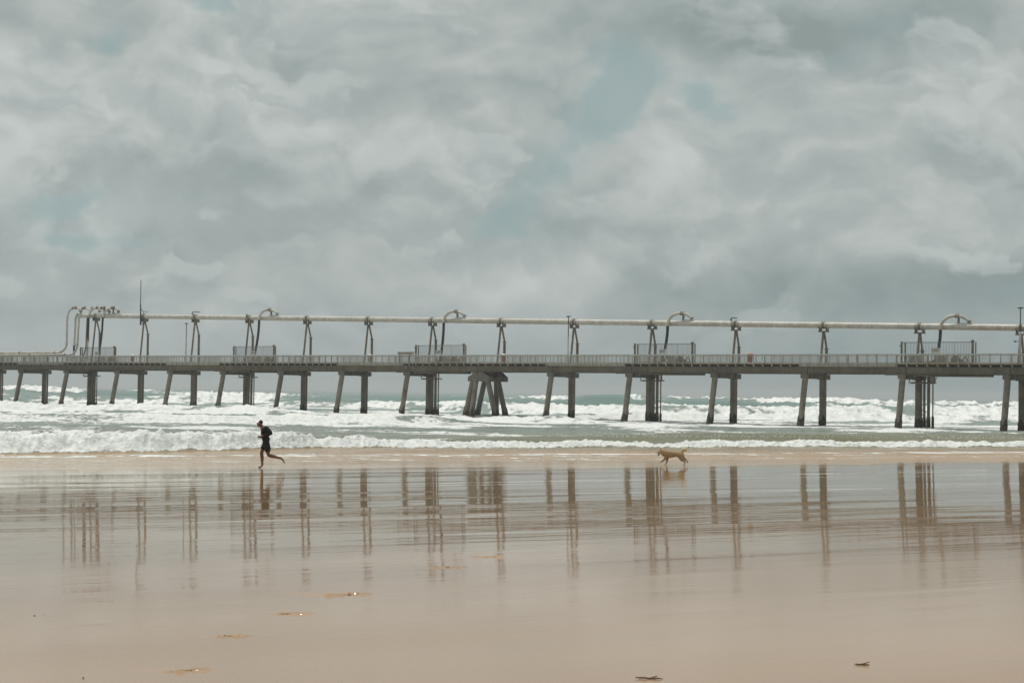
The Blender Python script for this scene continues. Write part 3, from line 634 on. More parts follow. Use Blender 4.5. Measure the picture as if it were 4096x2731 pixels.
# swash sheet running up the sand
edge = 62.5+2.6*fbm(WX/12, WY*0+3, 1, 4)*2+2.4*fbm(WX/3, WY/6, 4, 3)
film = np.clip((Q_-edge)*.004, -.4, .05); calm = sand_z(WX, WY)+film
dr_w = WX*.89+WY*.45; dn_w = Q_; wl = np.clip((Q_-80)/6, 0, 1)*0
base = np.maximum(calm, 0-0*wl); rip = np.clip((Q_-edge)/6, 0, 1)
Z = base+Z*np.clip((Q_-70)/6, 0, 1)+rip*(.045*fbm(WX/1.4, WY/.6, 6, 4)+.05*np.clip(fbm(dr_w/7, dn_w/1.3, 2, 3)+.02, 0, 1))*np.clip((84-Q_)/4, 0, 1)
Z = np.where(Q_ < edge-6, sand_z(WX, WY)-.4, Z)
swf = np.exp(-((Q_-edge-.2)/.12)**2)*(.8*np.clip(2.2*fbm(WX/9, WY*0+7, 2, 3)+.45, 0, 1))
bits = rip*np.clip((80-Q_)/3, 0, 1)*(.34+1.3*fbm(WX/2.6, WY/.8, 1, 4))+np.exp(-((Q_-74.5-1.5*fbm(WX/8, WY*0, 3, 3))/1.0)**2)*.40  # pale specks on the swash: part foam, part painted sun sparkle
foam = np.maximum(np.where(Q_ < 79, 0, foam), np.maximum(foam*(dA > -2), np.maximum(swf, bits))); foam = np.clip(foam, 0, 1)
def lerpc(t, stops):
    ks = [s_[0] for s_ in stops]; return np.stack([np.interp(t, ks, [s_[1][j] for s_ in stops]) for j in range(3)], -1)
zq = Q_+8*fbm(WX/20, WY/10, 3, 3)
body = lerpc(zq, [(60, (.42, .27, .14)), (74, (.38, .23, .105)), (81, (.28, .18, .08)), (87, (.13, .11, .04)), (99, (.10, .10, .036)), (110, (.13, .14, .09)), (135, (.12, .155, .115)), (190, (.10, .165, .13)), (400, (.085, .165, .14)), (900, (.055, .11, .105))])
mw, nt, b = material('sea_water')
pos = nt.new('ShaderNodeNewGeometry').outputs['Position']
fa = nt.new('ShaderNodeAttribute', attribute_name='foam').outputs['Fac']; bc = nt.new('ShaderNodeAttribute', attribute_name='body').outputs['Color']
n1 = nt.noise(nt.map(pos, (1, .6, 1)), 1.3, 7, .68, dist=.4); n2 = nt.noise(nt.map(pos, (1, .45, 1)), .28, 6, .62, dist=.5); n3 = nt.noise(pos, 6, 4, .7)
dist = nt.new('ShaderNodeVectorMath', operation='LENGTH', inp={0: pos}).outputs['Value']
w_ = nt.sstep(dist, 110, 300); nn = nt.math('ADD', nt.math('MULTIPLY', n1, nt.math('SUBTRACT', 1, w_)), nt.math('MULTIPLY', n2, w_))
nn = nt.math('ADD', nt.math('MULTIPLY', nn, .85), nt.math('MULTIPLY', n3, .15))
thr = nt.math('SUBTRACT', 1, fa); dlt = nt.math('SUBTRACT', nn, nt.math('ADD', nt.math('MULTIPLY', thr, .62), .255))
mask = nt.sstep(dlt, -.035, .06)
film_ = nt.math('MULTIPLY', nt.math('MULTIPLY', fa, fa), .42); mask = nt.math('MAXIMUM', mask, film_)
fn_ = nt.math('ADD', nt.math('MULTIPLY', nt.noise(nt.map(pos, (1, .7, 1)), 2.4, 5, .7), nt.math('SUBTRACT', 1, w_)), nt.math('MULTIPLY', nt.noise(nt.map(pos, (1, .5, 1.4)), .7, 6, .7), w_))
col = nt.mix(mask, bc, nt.mix(nt.sstep(fn_, .32, .58), (.62, .64, .62), (.88, .89, .87)))
nt.l.new(col, b.inputs['Base Color']); b.inputs['IOR'].default_value = 1.33
nt.l.new(nt.math('ADD', nt.math('MULTIPLY', mask, .75), nt.sstep(dist, 64, 90, .06, .17)), b.inputs['Roughness']); nt.l.new(nt.math('SUBTRACT', .5, nt.math('MULTIPLY', mask, .4)), b.inputs['Specular IOR Level'])
r1 = nt.noise(nt.map(pos, (.8, 1.6, 1)), 1.6, 6, .6); hw = nt.math('ADD', nt.math('MULTIPLY', r1, .10), nt.math('MULTIPLY', nt.math('MULTIPLY', mask, nt.math('ADD', n1, n3)), .21))
calmf = nt.sstep(dist, 66, 95, .4, 1)
bp = nt.new('ShaderNodeBump', inp={'Height': nt.math('MULTIPLY', hw, calmf), 'Distance': 1.0, 'Strength': .9}); nt.l.new(bp.outputs[0], b.inputs['Normal'])
sea = grid_mesh('sea', WX2, WY, Z, mw, {'foam': foam, 'body': body}); tag(sea, 'green surf with rows of white breaking waves and brown swash', kind='structure')
# drops of spray off the breakers, then white flecks imitating sun glints
m = MB()
def drop(P, r):
    x, y, z = P; m.add([(x+r, y, z), (x-r, y, z), (x, y+r, z), (x, y-r, z), (x, y, z+r), (x, y, z-r)], [(0, 2, 4), (2, 1, 4), (1, 3, 4), (3, 0, 4), (2, 0, 5), (1, 2, 5), (3, 1, 5), (0, 3, 5)])
for _ in range(900):
    px = random.choice([random.uniform(-50, 4150), random.gauss(2550, 200), random.gauss(3150, 250), random.gauss(3900, 150)])
    Yc = np.interp(px, PXA, [71, 76.3, 80, 82, 86, 90, 93, 95, 98, 103, 108, 114, 120])+random.uniform(-.6, .5); h = np.interp(px, [0, 1300, 4096], [1.05, .6, .5])
    drop(((px-2048)/FPX*Yc, Yc, h+.05+abs(random.gauss(0, .14))), random.uniform(.008, .024))
mf, nt, b = material('spray_glint_white'); b.inputs['Base Color'].default_value = (.8, .8, .79, 1); b.inputs['Roughness'].default_value = .4
for _ in range(1500):  # white flecks over the swash, modelled in place of sun glints
    px = random.uniform(-50, 4150); q_ = 64+19*random.random()**.8; T_ = (px-2048)/FPX; Yp = q_/.894/(1-.5*T_)
    drop((T_*Yp, Yp, float(sand_z(T_*Yp, Yp))+random.uniform(.02, .09)), random.uniform(.006, .017))
tag(m.build('spray_and_glints', mf), 'white drops flung above the nearest breaking wave and white flecks imitating sun glints on the swash', kind='stuff')
# ------------------------------------------------------------------ runner
def skin_obj(name, V, E, R, mat, parent, origin, sub=2, root=0):
    me = bpy.data.meshes.new(name); me.from_pydata([tuple(np.array(v)-origin) for v in V], E, []); me.update()
    o = bpy.data.objects.new(name, me); COL.objects.link(o)
    md = o.modifiers.new('s', 'SKIN'); md.use_smooth_shade = True
    if not me.skin_vertices: me.skin_vertices.new()
    for i, r in enumerate(R):
        rr = r if isinstance(r, tuple) else (r, r); me.skin_vertices[0].data[i].radius = (rr[0]*1.16, rr[1]*1.16); me.skin_vertices[0].data[i].use_root = (i == root)
    sb = o.modifiers.new('u', 'SUBSURF'); sb.levels = sub; sb.render_levels = sub
    dg = bpy.context.evaluated_depsgraph_get(); ev = o.evaluated_get(dg); nm = bpy.data.meshes.new_from_object(ev); nm.name = name
    o.modifiers.clear(); o.data = nm; bpy.data.meshes.remove(me); nm.polygons.foreach_set('use_smooth', [True]*len(nm.polygons))
    nm.materials.clear(); nm.materials.append(mat); BASE[o.name] = np.array(origin, float)
    if parent is not None: o.parent = parent; o.location = Vector(np.array(origin)-BASE[parent.name])
    else: o.location = Vector(origin)
    return o
def plain(name, c1, c2, rough, scale=30, spec=.3, sheen=0):
    m, nt, b = material(name); tc = nt.new('ShaderNodeTexCoord').outputs['Object']
    nt.l.new(nt.mix(nt.sstep(nt.noise(tc, scale, 4, .6), .35, .65), c1, c2), b.inputs['Base Color']); b.inputs['Roughness'].default_value = rough; b.inputs['Specular IOR Level'].default_value = spec
    return m
MS = plain('tanned_skin', (.15, .066, .034), (.20, .092, .05), .45, 14, .4); MC = plain('black_cloth', (.012, .012, .012), (.018, .018, .018), .8, 20)
MH = plain('dark_hair', (.025, .015, .01), (.045, .028, .018), .6, 60); MG = plain('sunglass_black', (.01, .01, .01), (.012, .012, .012), .1, 5, .6)
PF = on_sand(1048, 1871)
s1 = PF[1]/FPX/6.533
def W(x, y, d=0): return np.array([PF[0]+(x-575)*s1, PF[1]+d, PF[2]+(1446-y)*s1-(0)])
def chain(*segs):
    V, E, R = [], [], []
    idx = {}
    for seg in segs:
        prev = None
        for (nm, P, r) in seg:
            if nm in idx: k = idx[nm]
            else:
                k = len(V); V.append(P); R.append(r); idx[nm] = k
            if prev is not None: E.append((prev, k))
            prev = k
    return V, E, R
N = -.17; F_ = .17
legs_far = [('hipF', W(655, 800, .10), .075), ('thF', W(590, 930, .12), .07), ('kneeF', W(540, 1055, .12), .062), ('calfF', W(560, 1170, .12), .064), ('shinF', W(565, 1300, .12), .042), ('ankF', W(572, 1385, .12), .036), ('ballF', W(515, 1425, .12), (.03, .022)), ('toeF', W(462, 1438, .12), (.022, .012))]
legs_near = [('hipN', W(695, 810, -.08), .07), ('thN', W(725, 960, -.11), .075), ('kneeN', W(745, 1115, -.11), .068), ('calfN', W(870, 1135, -.11), .066), ('shinN', W(1000, 1165, -.11), .042), ('ankN', W(1105, 1195, -.11), .036), ('ballN', W(1150, 1265, -.11), (.024, .034)), ('toeN', W(1170, 1325, -.11), (.014, .024))]
arm_near = [('shN', W(690, 415, -.19), .068), ('upN', W(770, 480, -.22), .056), ('elN', W(838, 540, -.23), .045), ('foN', W(740, 562, -.25), .042), ('wrN', W(620, 600, -.25), .030), ('pmN', W(565, 622, -.24), (.018, .034))]
arm_far = [('shF', W(590, 430, .19), .066), ('upF', W(620, 530, .24), .055), ('elF', W(640, 640, .25), .045), ('foF', W(570, 655, .22), .038), ('wrF', W(505, 655, .17), .027), ('pmF', W(468, 645, .13), (.018, .036))]
spine = [('pel', W(682, 770), (.11, .10)), ('wai', W(655, 660), (.105, .09)), ('che', W(625, 520), (.13, .11)), ('upc', W(622, 430), (.13, .09)), ('nk', W(548, 375), .055), ('skb', W(515, 325), .072), ('hd', W(496, 285), .092), ('top', W(500, 250), .088)]
def hand(pm, sgn, wx, wy, d, curl):
    out = []
    for k in range(4):
        yy = d+sgn*(k-1.5)*.019; L = (30, 36, 34, 27)[k]
        if k == 0 and sgn > 0: out.append([(pm, None, 0), ('f%s%d' % (pm, k), W(wx-22, wy-18, yy), .0095), ('g%s%d' % (pm, k), W(wx-44, wy-40, yy), .0075)])
        else: out.append([(pm, None, 0), ('f%s%d' % (pm, k), W(wx-L*.7, wy+2, yy), .0095), ('g%s%d' % (pm, k), W(wx-L*.8, wy+26, yy), .0085), ('h%s%d' % (pm, k), W(wx-L*.3, wy+34, yy), .008)])
    out.append([(pm, None, 0), ('t%s' % pm, W(wx+2, wy-22, d-sgn*.02), .011), ('u%s' % pm, W(wx-18, wy-36, d-sgn*.012), .009)])
    return out
body_segs = [spine, [('pel', None, 0)]+legs_far, [('pel', None, 0)]+legs_near, [('upc', None, 0)]+arm_near, [('upc', None, 0)]+arm_far]
V, E, R = chain(*[[(n_, p_, r_) for n_, p_, r_ in s_] for s_ in body_segs+hand('pmF', 1, 468, 645, .13, 0)+hand('pmN', -1, 562, 624, -.24, 0)])
person = empty('person', PF, 'barefoot man running left in black long sleeved top, black shorts and sunglasses', 'person')
bo = skin_obj('body', V, E, R, MS, person, PF)
def grow(segs, dr): return [[(n_, p_, (tuple(x+dr for x in r_) if isinstance(r_, tuple) else r_+dr)) if p_ is not None else (n_, None, 0) for n_, p_, r_ in s_] for s_ in segs]
spS = [('pel', W(690, 800), (.14, .13)), ('wai', W(655, 660), (.135, .115)), ('che', W(625, 520), (.16, .125)), ('upc', W(622, 430), (.145, .10)), spine[4]]
sh = grow([spS, [('upc', None, 0)]+arm_near[:4]+[('wrN', W(606, 604, -.25), .03)], [('upc', None, 0)]+arm_far[:4]+[('wrF', W(520, 656, .18), .03)]], .02)
sh[0][-1] = ('nk', W(580, 388), .066)
V, E, R = chain(*sh); skin_obj('shirt', V, E, R, MC, person, PF)
so = [[('wai', W(655, 690), (.158, .12)), ('pel', W(685, 780), (.165, .13)), ('hipF', W(640, 830, .10), .112), ('thF', W(590, 930, .12), .102), ('hemF', W(568, 975, .12), .098)], [('pel', None, 0), ('hipN', W(702, 830, -.10), .118), ('thN', W(722, 950, -.11), .112), ('hemN', W(735, 1045, -.11), .108)]]
V, E, R = chain(*so); skin_obj('shorts', V, E, R, MC, person, PF, root=1)
def ell(name, c, R, mat, parent, rot=0):
    m = MB(); vs = []; n1_, n2_ = 10, 16
    for i in range(n1_+1):
        for k in range(n2_):
            p_ = math.pi*i/n1_; t_ = 2*math.pi*k/n2_; x, y, z = R[0]*math.sin(p_)*math.cos(t_), R[1]*math.sin(p_)*math.sin(t_), R[2]*math.cos(p_)
            vs.append((c[0]+x*math.cos(rot)-z*math.sin(rot), c[1]+y, c[2]+x*math.sin(rot)+z*math.cos(rot)))
    m.add(vs, [(i*n2_+k, i*n2_+(k+1) % n2_, (i+1)*n2_+(k+1) % n2_, (i+1)*n2_+k) for i in range(n1_) for k in range(n2_)]); return m.build(name, mat, parent, smooth=80)
ell('hair', W(522, 255), (.083, .088, .088), MH, person, .3)
ell('beard', W(466, 352), (.044, .05, .034), MH, person, -.6)
ell('sunglasses', W(430, 290), (.026, .078, .026), MG, person)
m = MB(); m.prism([W(440, 295, -.015), W(420, 325, -.012), W(440, 335, -.02)], (0, .04, 0)); m.build('nose', MS, person)
m = MB(); m.tube([W(508, 312, -.085), W(512, 302, -.105)], [.03, .024], 8); m.build('ear', MS, person, smooth=60)
# ------------------------------------------------------------------ dog
DF = on_sand(2580+870/10.69, 1760+1048/10.69); s2 = DF[1]/FPX/10.69
def D(x, y, d=0): return np.array([DF[0]+(x-870)*s2, DF[1]+d, DF[2]+(1046-y)*s2])
md_, nt, b = material('tan_fur'); geo = nt.new('ShaderNodeTexCoord').outputs['Object']; xyz = nt.new('ShaderNodeSeparateXYZ', inp={0: geo})
n = nt.noise(nt.map(geo, (3, 8, 14)), 5, 5, .65); tz = nt.math('ADD', xyz.outputs[2], nt.math('MULTIPLY', nt.math('SUBTRACT', n, .5), .22))
c = nt.mix(nt.sstep(n, .3, .7), (.29, .185, .10), (.44, .31, .185)); c = nt.mix(nt.sstep(tz, .12, .02), c, (.62, .52, .40))
hx = nt.math('SUBTRACT', xyz.outputs[0], nt.math('MULTIPLY', nt.math('SUBTRACT', n, .5), .15)); c = nt.mix(nt.sstep(hx, -.12, -.30, 0, .6), c, (.60, .47, .33))
nt.l.new(c, b.inputs['Base Color']); b.inputs['Roughness'].default_value = .9; b.inputs['Specular IOR Level'].default_value = .2
bp = nt.new('ShaderNodeBump', inp={'Height': nt.noise(nt.map(geo, (1, 1, 2.5)), 60, 3, .7), 'Distance': .015, 'Strength': .9}); nt.l.new(bp.outputs[0], b.inputs['Normal'])
MCR = plain('cream_fur', (.55, .44, .31), (.70, .60, .46), .9, 25); MK = plain('dog_dark', (.02, .014, .012), (.04, .028, .022), .6, 20)
dog = empty('dog', DF, 'tan and cream dog with curled tail and dark collar trotting left across the wet sand', 'dog')
seg = [[('ch', D(930, 590), (.165, .14)), ('mid', D(1130, 598), (.138, .13)), ('loin', D(1360, 580), (.112, .10)), ('rump', D(1530, 590), (.125, .11)), ('tb', D(1570, 500), .05), ('t1', D(1612, 440), .05)],
       [('ch', None, 0), ('nk', D(800, 540), (.15, .13)), ('nk2', D(720, 495), (.125, .11)), ('hd', D(635, 465), .095), ('mz', D(560, 500), (.042, .042)), ('mz2', D(510, 530), (.030, .032)), ('ns', D(470, 555), (.022, .024))],
       [('ch', None, 0), ('s1', D(890, 700, -.08), .085), ('e1', D(865, 775, -.09), .055), ('f1', D(790, 840, -.09), .038), ('w1', D(710, 905, -.09), .028), ('p1', D(650, 955, -.09), (.026, .022))],
       [('ch', None, 0), ('s2', D(960, 720, .08), .075), ('e2', D(955, 800, .09), .048), ('f2', D(945, 900, .09), .034), ('w2', D(925, 975, .09), .027), ('p2', D(880, 1025, .09), (.024, .022)), ('q2', D(825, 1032, .09), (.016, .02))],
       [('rump', None, 0), ('h1', D(1540, 700, -.08), .11), ('k1', D(1560, 820, -.09), .075), ('o0', D(1640, 870, -.09), .042), ('o1', D(1700, 905, -.09), .030), ('m1', D(1692, 970, -.09), .026), ('p3', D(1665, 1030, -.09), (.024, .02)), ('q3', D(1622, 1036, -.09), (.014, .018))],
       [('rump', None, 0), ('h2', D(1590, 690, .08), .09), ('k2', D(1660, 770, .09), .055), ('o2', D(1750, 820, .09), .033), ('m2', D(1800, 885, .09), .026), ('p4', D(1835, 945, .09), (.024, .02)), ('q4', D(1868, 962, .09), (.014, .018))]]
V, E, R = chain(*seg); skin_obj('body', V, E, R, md_, dog, DF)
skin_obj('tail', [D(1600, 450), D(1640, 395), D(1700, 385), D(1745, 420), D(1760, 470)], [(0, 1), (1, 2), (2, 3), (3, 4)], [.06, .10, .12, .085, .035], MCR, dog, DF, root=0)
for k, (x0_, d_) in enumerate(((590, .05), (645, -.05))):
    m = MB(); m.tube([D(x0_+18, 415, d_), D(x0_+6, 375, d_*1.1), D(x0_-4, 328, d_*1.15)], [.045, .036, .004], 8); m.build('ear', md_, dog, smooth=60)
m = MB(); m.tube([D(622, 545), D(590, 595), D(545, 650)], [.034, .032, .026], 8); m.build('tongue', MK, dog, smooth=60)
m = MB(); m.tube([D(648, 530), D(622, 590), D(590, 625)], [.05, .035, .018], 8); m.build('jaw', MCR, dog, smooth=60)
m = MB(); m.tube([D(478, 540), D(450, 558)], [.018, .02], 8); m.build('nose', MK, dog, smooth=60)
m = MB(); m.tube([D(560, 470, -.06), D(560, 470, -.075)], [.012, .008], 8); m.build('eye', MK, dog, smooth=60)
cc_ = D(805, 548); u1 = D(842, 432)-D(770, 660); u1 /= np.linalg.norm(u1); ring_pts = [cc_+u1*.150*math.cos(a)+np.array([0, 1, 0])*.135*math.sin(a) for a in np.linspace(0, 2*math.pi, 25)]
m = MB(); m.tube(ring_pts, .014, 6, cap=False); m.build('collar', MK, dog, smooth=60)
# ------------------------------------------------------------------ small things on the sand
def stick(px, py, L, lb, ang, name='stick', cat='stick'):
    P = on_sand(px, py)+ZZ*.006; d = np.array([math.cos(ang), math.sin(ang), 0]); o = MB(); k = 6
    pts = [P+d*L*(j/k-.5)+np.array([0, random.uniform(-.006, .006), random.uniform(0, .008)]) for j in range(k+1)]
    o.tube(pts, [.003, .006, .007, .006, .006, .005, .002], 7)
    o.tube([pts[3], pts[3]+d*.05+np.array([.01, .04, .012])], [.006, .003], 5)
    x = o.build(name, M['twig'], origin=P, smooth=50); tag(x, lb, cat, 'sticks washed up on the sand')
M['twig'] = surf('driftwood', (.10, .05, .022), (.20, .12, .06), .8, 20, streak=False)
stick(2596, 2716, .19, 'brown driftwood stick lying on sand at the bottom edge, longest one', -.15); stick(3448, 2661, .11, 'short brown stick lying on pink sand at the lower right', -.15)
def clump(px, py, n_, lb):
    P = on_sand(px, py); o = MB()
    for k in range(n_):
        c = P+np.array([random.gauss(0, .045), random.gauss(0, .03), .004]); r = random.uniform(.003, .008)
        vs = []; fs = []
        for i in range(5):
            for j in range(8):
                a = math.pi*i/4; b2 = 2*math.pi*j/8; rr = r*random.uniform(.75, 1.2); vs.append(c+np.array([rr*1.4*math.sin(a)*math.cos(b2), rr*math.sin(a)*math.sin(b2), rr*.7*math.cos(a)]))
        for i in range(4):
            for j in range(8): fs.append((i*8+j, i*8+(j+1) % 8, (i+1)*8+(j+1) % 8, (i+1)*8+j))
        o.add(vs, fs)
    x = o.build('shell_debris', M['shell'], origin=P, smooth=60); tag(x, lb, kind='stuff')
M['shell'] = surf('shell_bits', (.16, .08, .035), (.38, .27, .17), .7, 40, streak=False)
for px, py, n_ in ((1390, 2376, 5), (1168, 2454, 6), (928, 2543, 3), (748, 2682, 5), (1786, 2268, 4), (430, 2405, 2), (155, 2458, 2), (356, 2709, 2), (975, 2066, 2), (760, 2352, 2), (1955, 2226, 2), (3012, 2336, 1), (3180, 2362, 1), (2070, 2156, 1), (2108, 2003, 1), (1122, 1868, 3), (2765, 1857, 2), (3535, 1900, 1)):
    clump(px, py, n_, 'scatter of broken shell bits and sand crumbs on the wet sand')
# ------------------------------------------------------------------ sea mist
m = MB(); m.box((0, 2600, 8.5), (1, 0, 0), (0, 1, 0), (0, 0, 1), (3300, 3100, 13.5))
mh = bpy.data.materials.new('sea_mist'); mh.use_nodes = True; nt = NT(mh.node_tree); nt.n.remove(nt.n['Principled BSDF'])
pv = nt.new('ShaderNodeVolumePrincipled', inp={'Color': (.86, .90, .90, 1), 'Density': .0003, 'Anisotropy': .2}); nt.l.new(pv.outputs[0], nt.n['Material Output'].inputs['Volume'])
hz_ = m.build('haze', mh); tag(hz_, 'thin salty mist hanging over the surf', kind='stuff')
# ------------------------------------------------------------------ sky
w = bpy.data.worlds.new('World'); SC.world = w; w.use_nodes = True; nt = NT(w.node_tree)
for nd in list(nt.n): nt.n.remove(nd)
SUN_EL, SUN_AZ = math.radians(71), math.radians(-42)      # azimuth from the view direction, to the left behind the jetty
sdir = Vector((math.sin(SUN_AZ)*math.cos(SUN_EL), math.cos(SUN_AZ)*math.cos(SUN_EL), math.sin(SUN_EL)))
sky = nt.new('ShaderNodeTexSky', sky_type='NISHITA'); sky.sun_disc = False; sky.sun_elevation = SUN_EL; sky.sun_rotation = SUN_AZ; sky.dust_density = 3
dr_ = nt.new('ShaderNodeTexCoord').outputs['Generated']; xyz = nt.new('ShaderNodeSeparateXYZ', inp={0: dr_}); X_, Y_, Z_ = xyz.outputs
az = nt.math('ARCTAN2', X_, Y_); el = nt.math('ARCSINE', Z_)
v3 = nt.new('ShaderNodeCombineXYZ', inp={0: az, 1: el, 2: .3}).outputs[0]
# inside the pole region use the direction itself so the clouds do not pinch
w1 = nt.noise(nt.map(dr_, (1, 1, 1.5)), 6, 5, .6); w2 = nt.noise(nt.map(dr_, (1, 1, 1.5), (3, 5, 1)), 6, 5, .6)
azw = nt.math('ADD', az, nt.math('MULTIPLY', nt.math('SUBTRACT', w1, .5), .11)); elw = nt.math('ADD', el, nt.math('MULTIPLY', nt.math('SUBTRACT', w2, .5), .07))
def blob(px, py, rx, ry, ang=0, amp=1):
    d = ray(px, py); d = d/np.linalg.norm(d); a0 = math.atan2(d[0], d[1]); e0 = math.asin(d[2])
    dx = nt.math('SUBTRACT', azw, a0); dy = nt.math('SUBTRACT', elw, e0); ca, sa = math.cos(ang), math.sin(ang)
    u = nt.math('DIVIDE', nt.math('ADD', nt.math('MULTIPLY', dx, ca), nt.math('MULTIPLY', dy, sa)), rx/FPX)
    v = nt.math('DIVIDE', nt.math('SUBTRACT', nt.math('MULTIPLY', dy, ca), nt.math('MULTIPLY', dx, sa)), ry/FPX)
    r2 = nt.math('ADD', nt.math('MULTIPLY', u, u), nt.math('MULTIPLY', v, v))
    return nt.math('MULTIPLY', nt.math('EXPONENT', nt.math('MULTIPLY', r2, -1)), amp)
def total(lst):
    s_ = None
    for t_ in lst: s_ = blob(*t_) if s_ is None else nt.math('ADD', s_, blob(*t_))
    return s_
R_ = math.radians
gap = total([(2400, 410, 300, 150, R_(50), 1.55), (2870, 390, 170, 85, R_(-30), 1.0), (2060, 790, 180, 95, R_(30), .6), (1960, 880, 150, 50, 0, .35), (330, 790, 210, 80, R_(15), .95), (420, 980, 270, 70, 0, .8), (760, 760, 70, 40, 0, .5),
             (870, 10, 150, 35, 0, .8), (430, 110, 90, 60, R_(50), .6), (130, 190, 110, 60, 0, .35), (3400, 200, 130, 110, R_(40), .45), (4060, 90, 120, 90, 0, .35), (3400, 60, 200, 70, 0, .35), (4030, 1130, 330, 60, 0, .5)])
bright = total([(700, 250, 700, 170, R_(20), .75), (100, 330, 320, 180, R_(-30), .5), (1500, 120, 700, 140, 0, .5), (2650, 500, 500, 150, R_(-20), .5), (3100, 830, 330, 110, R_(-10), .65), (3900, 800, 200, 150, R_(-60), .7), (3750, 300, 400, 200, R_(15), .35),
                (650, 850, 380, 100, 0, .5), (2300, 950, 520, 150, R_(10), .4), (40, 640, 150, 110, 0, .5), (1800, 1000, 330, 130, 0, .3), (650, 470, 120, 40, R_(-10), .45)])
dark = total([(450, 540, 470, 110, R_(-5), .6), (1150, 700, 420, 110, R_(-20), .55), (60, 60, 250, 110, 0, .5), (3100, 160, 420, 120, 0, .75), (2600, 90, 500, 90, 0, .35), (3300, 1130, 560, 130, R_(-8), .65), (3950, 1080, 330, 120, 0, 1.1), (3950, 620, 280, 80, R_(-15), .5), (3000, 750, 220, 40, 0, .35), (100, 900, 160, 150, 0, .45), (1600, 1250, 900, 90, 0, .2)])
f1 = nt.noise(nt.map(dr_, (1, 1, 1.25)), 6, 8, .52, dist=.15); f2 = nt.noise(nt.map(dr_, (1, 1, 1.25), (0, 0, -.05)), 6, 8, .52, dist=.15)
f3 = nt.noise(nt.map(dr_, (1, 1, 1.3), (7, 2, 4)), 22, 7, .55, dist=.3)
wv = nt.new('ShaderNodeVectorMath', operation='ADD', inp={0: nt.map(dr_, (1, 1, 1.5)), 1: nt.new('ShaderNodeVectorMath', operation='SCALE', inp={0: nt.new('ShaderNodeTexNoise', inp={'Vector': dr_, 'Scale': 9.0, 'Detail': 5.0}).outputs['Color'], 3: .13}).outputs[0]}).outputs[0]
def puff(off):
    v_ = nt.noise(nt.map(wv, (1, 1, 1), (0, 0, off)), 13, 3, .5); return nt.math('ABSOLUTE', nt.math('SUBTRACT', v_, .5))
pl = nt.math('SUBTRACT', puff(.018), puff(-.018)); f0 = nt.noise(nt.map(dr_, (1, 1, 1.4), (1, 5, 2)), 2.6, 4, .5)
lit = nt.math('ADD', nt.math('MULTIPLY', nt.math('SUBTRACT', f1, f2), 1.5), nt.math('MULTIPLY', pl, 1.3))
val = nt.math('ADD', .54, nt.math('ADD', nt.math('MULTIPLY', nt.math('SUBTRACT', bright, dark), .52), nt.math('ADD', lit, nt.math('ADD', nt.math('MULTIPLY', nt.math('SUBTRACT', f3, .5), .28), nt.math('MULTIPLY', nt.math('SUBTRACT', f0, .5), .9)))))
cr = nt.new('ShaderNodeValToRGB', inp={0: val}); e = cr.color_ramp.elements
def S(r, g, b_): return tuple((c/255/12.92 if c/255 <= .04045 else ((c/255+.055)/1.055)**2.4) for c in (r, g, b_))+(1,)
e[0].position = .0; e[0].color = S(140, 152, 151); e[1].position = 1; e[1].color = S(194, 200, 198)
for p_, c_ in ((.3, S(154, 165, 164)), (.55, S(169, 177, 175)), (.78, S(181, 188, 186))): k_ = e.new(p_); k_.color = c_
clear = nt.new('ShaderNodeVectorMath', operation='MULTIPLY', inp={0: sky.outputs[0], 1: (.028, .045, .06)}).outputs[0]
clear = nt.mix(.92, clear, S(151, 170, 171)[:3])
gm = nt.sstep(nt.math('ADD', gap, nt.math('ADD', nt.math('MULTIPLY', nt.math('SUBTRACT', .5, f3), 1.0), nt.math('MULTIPLY', pl, -1.2))), .2, .95, 0, .75)
c = nt.mix(gm, cr.outputs[0], clear)
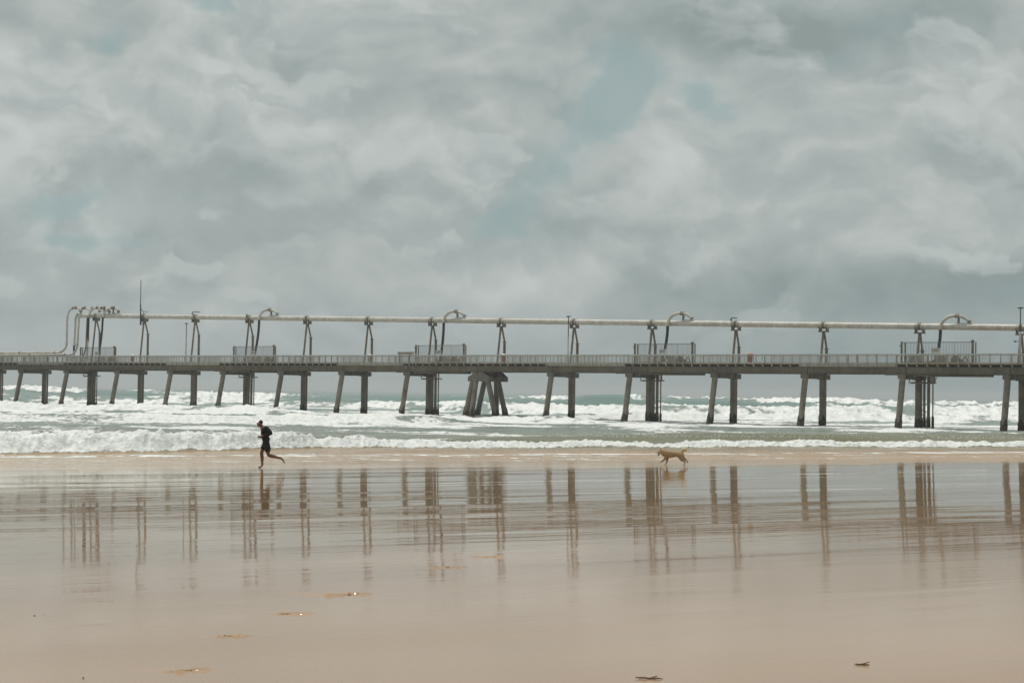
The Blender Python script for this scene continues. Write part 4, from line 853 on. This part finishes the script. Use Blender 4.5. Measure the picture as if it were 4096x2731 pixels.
def layer(c, sc, off, shift, k, dark_, brt):
    n_ = nt.noise(nt.map(wv, (1, 1, 1.25), off), sc, 9, .52); d_ = nt.math('ADD', nt.math('SUBTRACT', n_, shift), nt.math('MULTIPLY', nt.math('SUBTRACT', bright, nt.math('ADD', nt.math('MULTIPLY', gap, 1.7), nt.math('MULTIPLY', dark, .3))), .10))
    top = nt.noise(nt.map(wv, (1, 1, 1.25), (off[0], off[1], off[2]+.02)), sc, 6, .5); li = nt.math('MULTIPLY', nt.math('SUBTRACT', n_, top), 9)
    tone = nt.sstep(nt.math('SUBTRACT', nt.math('ADD', li, .55), nt.math('MULTIPLY', d_, 3.0)), 0, 1)
    cl = nt.mix(tone, S(*dark_)[:3], S(*brt)[:3])
    return nt.mix(nt.math('MULTIPLY', nt.sstep(d_, 0, .055), k), c, cl)
c = layer(c, 5.0, (4, 1, 2), .50, .54, (150, 161, 160), (195, 201, 199))
c = layer(c, 10.0, (9, 3, 5), .535, .46, (156, 167, 166), (192, 199, 197))
hz = nt.mix(nt.sstep(az, -.25, .3), S(158, 168, 168)[:3], S(130, 145, 147)[:3])
c = nt.mix(nt.sstep(el, .085, .0, 0, .85), c, hz)
c = nt.mix(nt.sstep(el, -.002, -.05), c, (.20, .20, .18))
up = nt.sstep(el, .25, .9, 1.03, 1.35); c = nt.new('ShaderNodeVectorMath', operation='SCALE', inp={0: c, 3: up}).outputs[0]
bg = nt.new('ShaderNodeBackground', inp={0: c, 1: 1.0}); out = nt.new('ShaderNodeOutputWorld'); nt.l.new(bg.outputs[0], out.inputs[0])
w.cycles.sampling_method = 'MANUAL'; w.cycles.sample_map_resolution = 512
sl = bpy.data.lights.new('sun', 'SUN'); sl.energy = 2.7; sl.angle = math.radians(1.5); sl.color = (1, .95, .87); slo = bpy.data.objects.new('sun', sl); COL.objects.link(slo)
slo.rotation_euler = sdir.to_track_quat('Z', 'Y').to_euler()
SC.view_settings.view_transform = 'Standard'; SC.view_settings.look = 'None'; SC.view_settings.exposure = 0; SC.view_settings.gamma = 1
SC.cycles.max_bounces = 6; SC.cycles.sample_clamp_indirect = 5
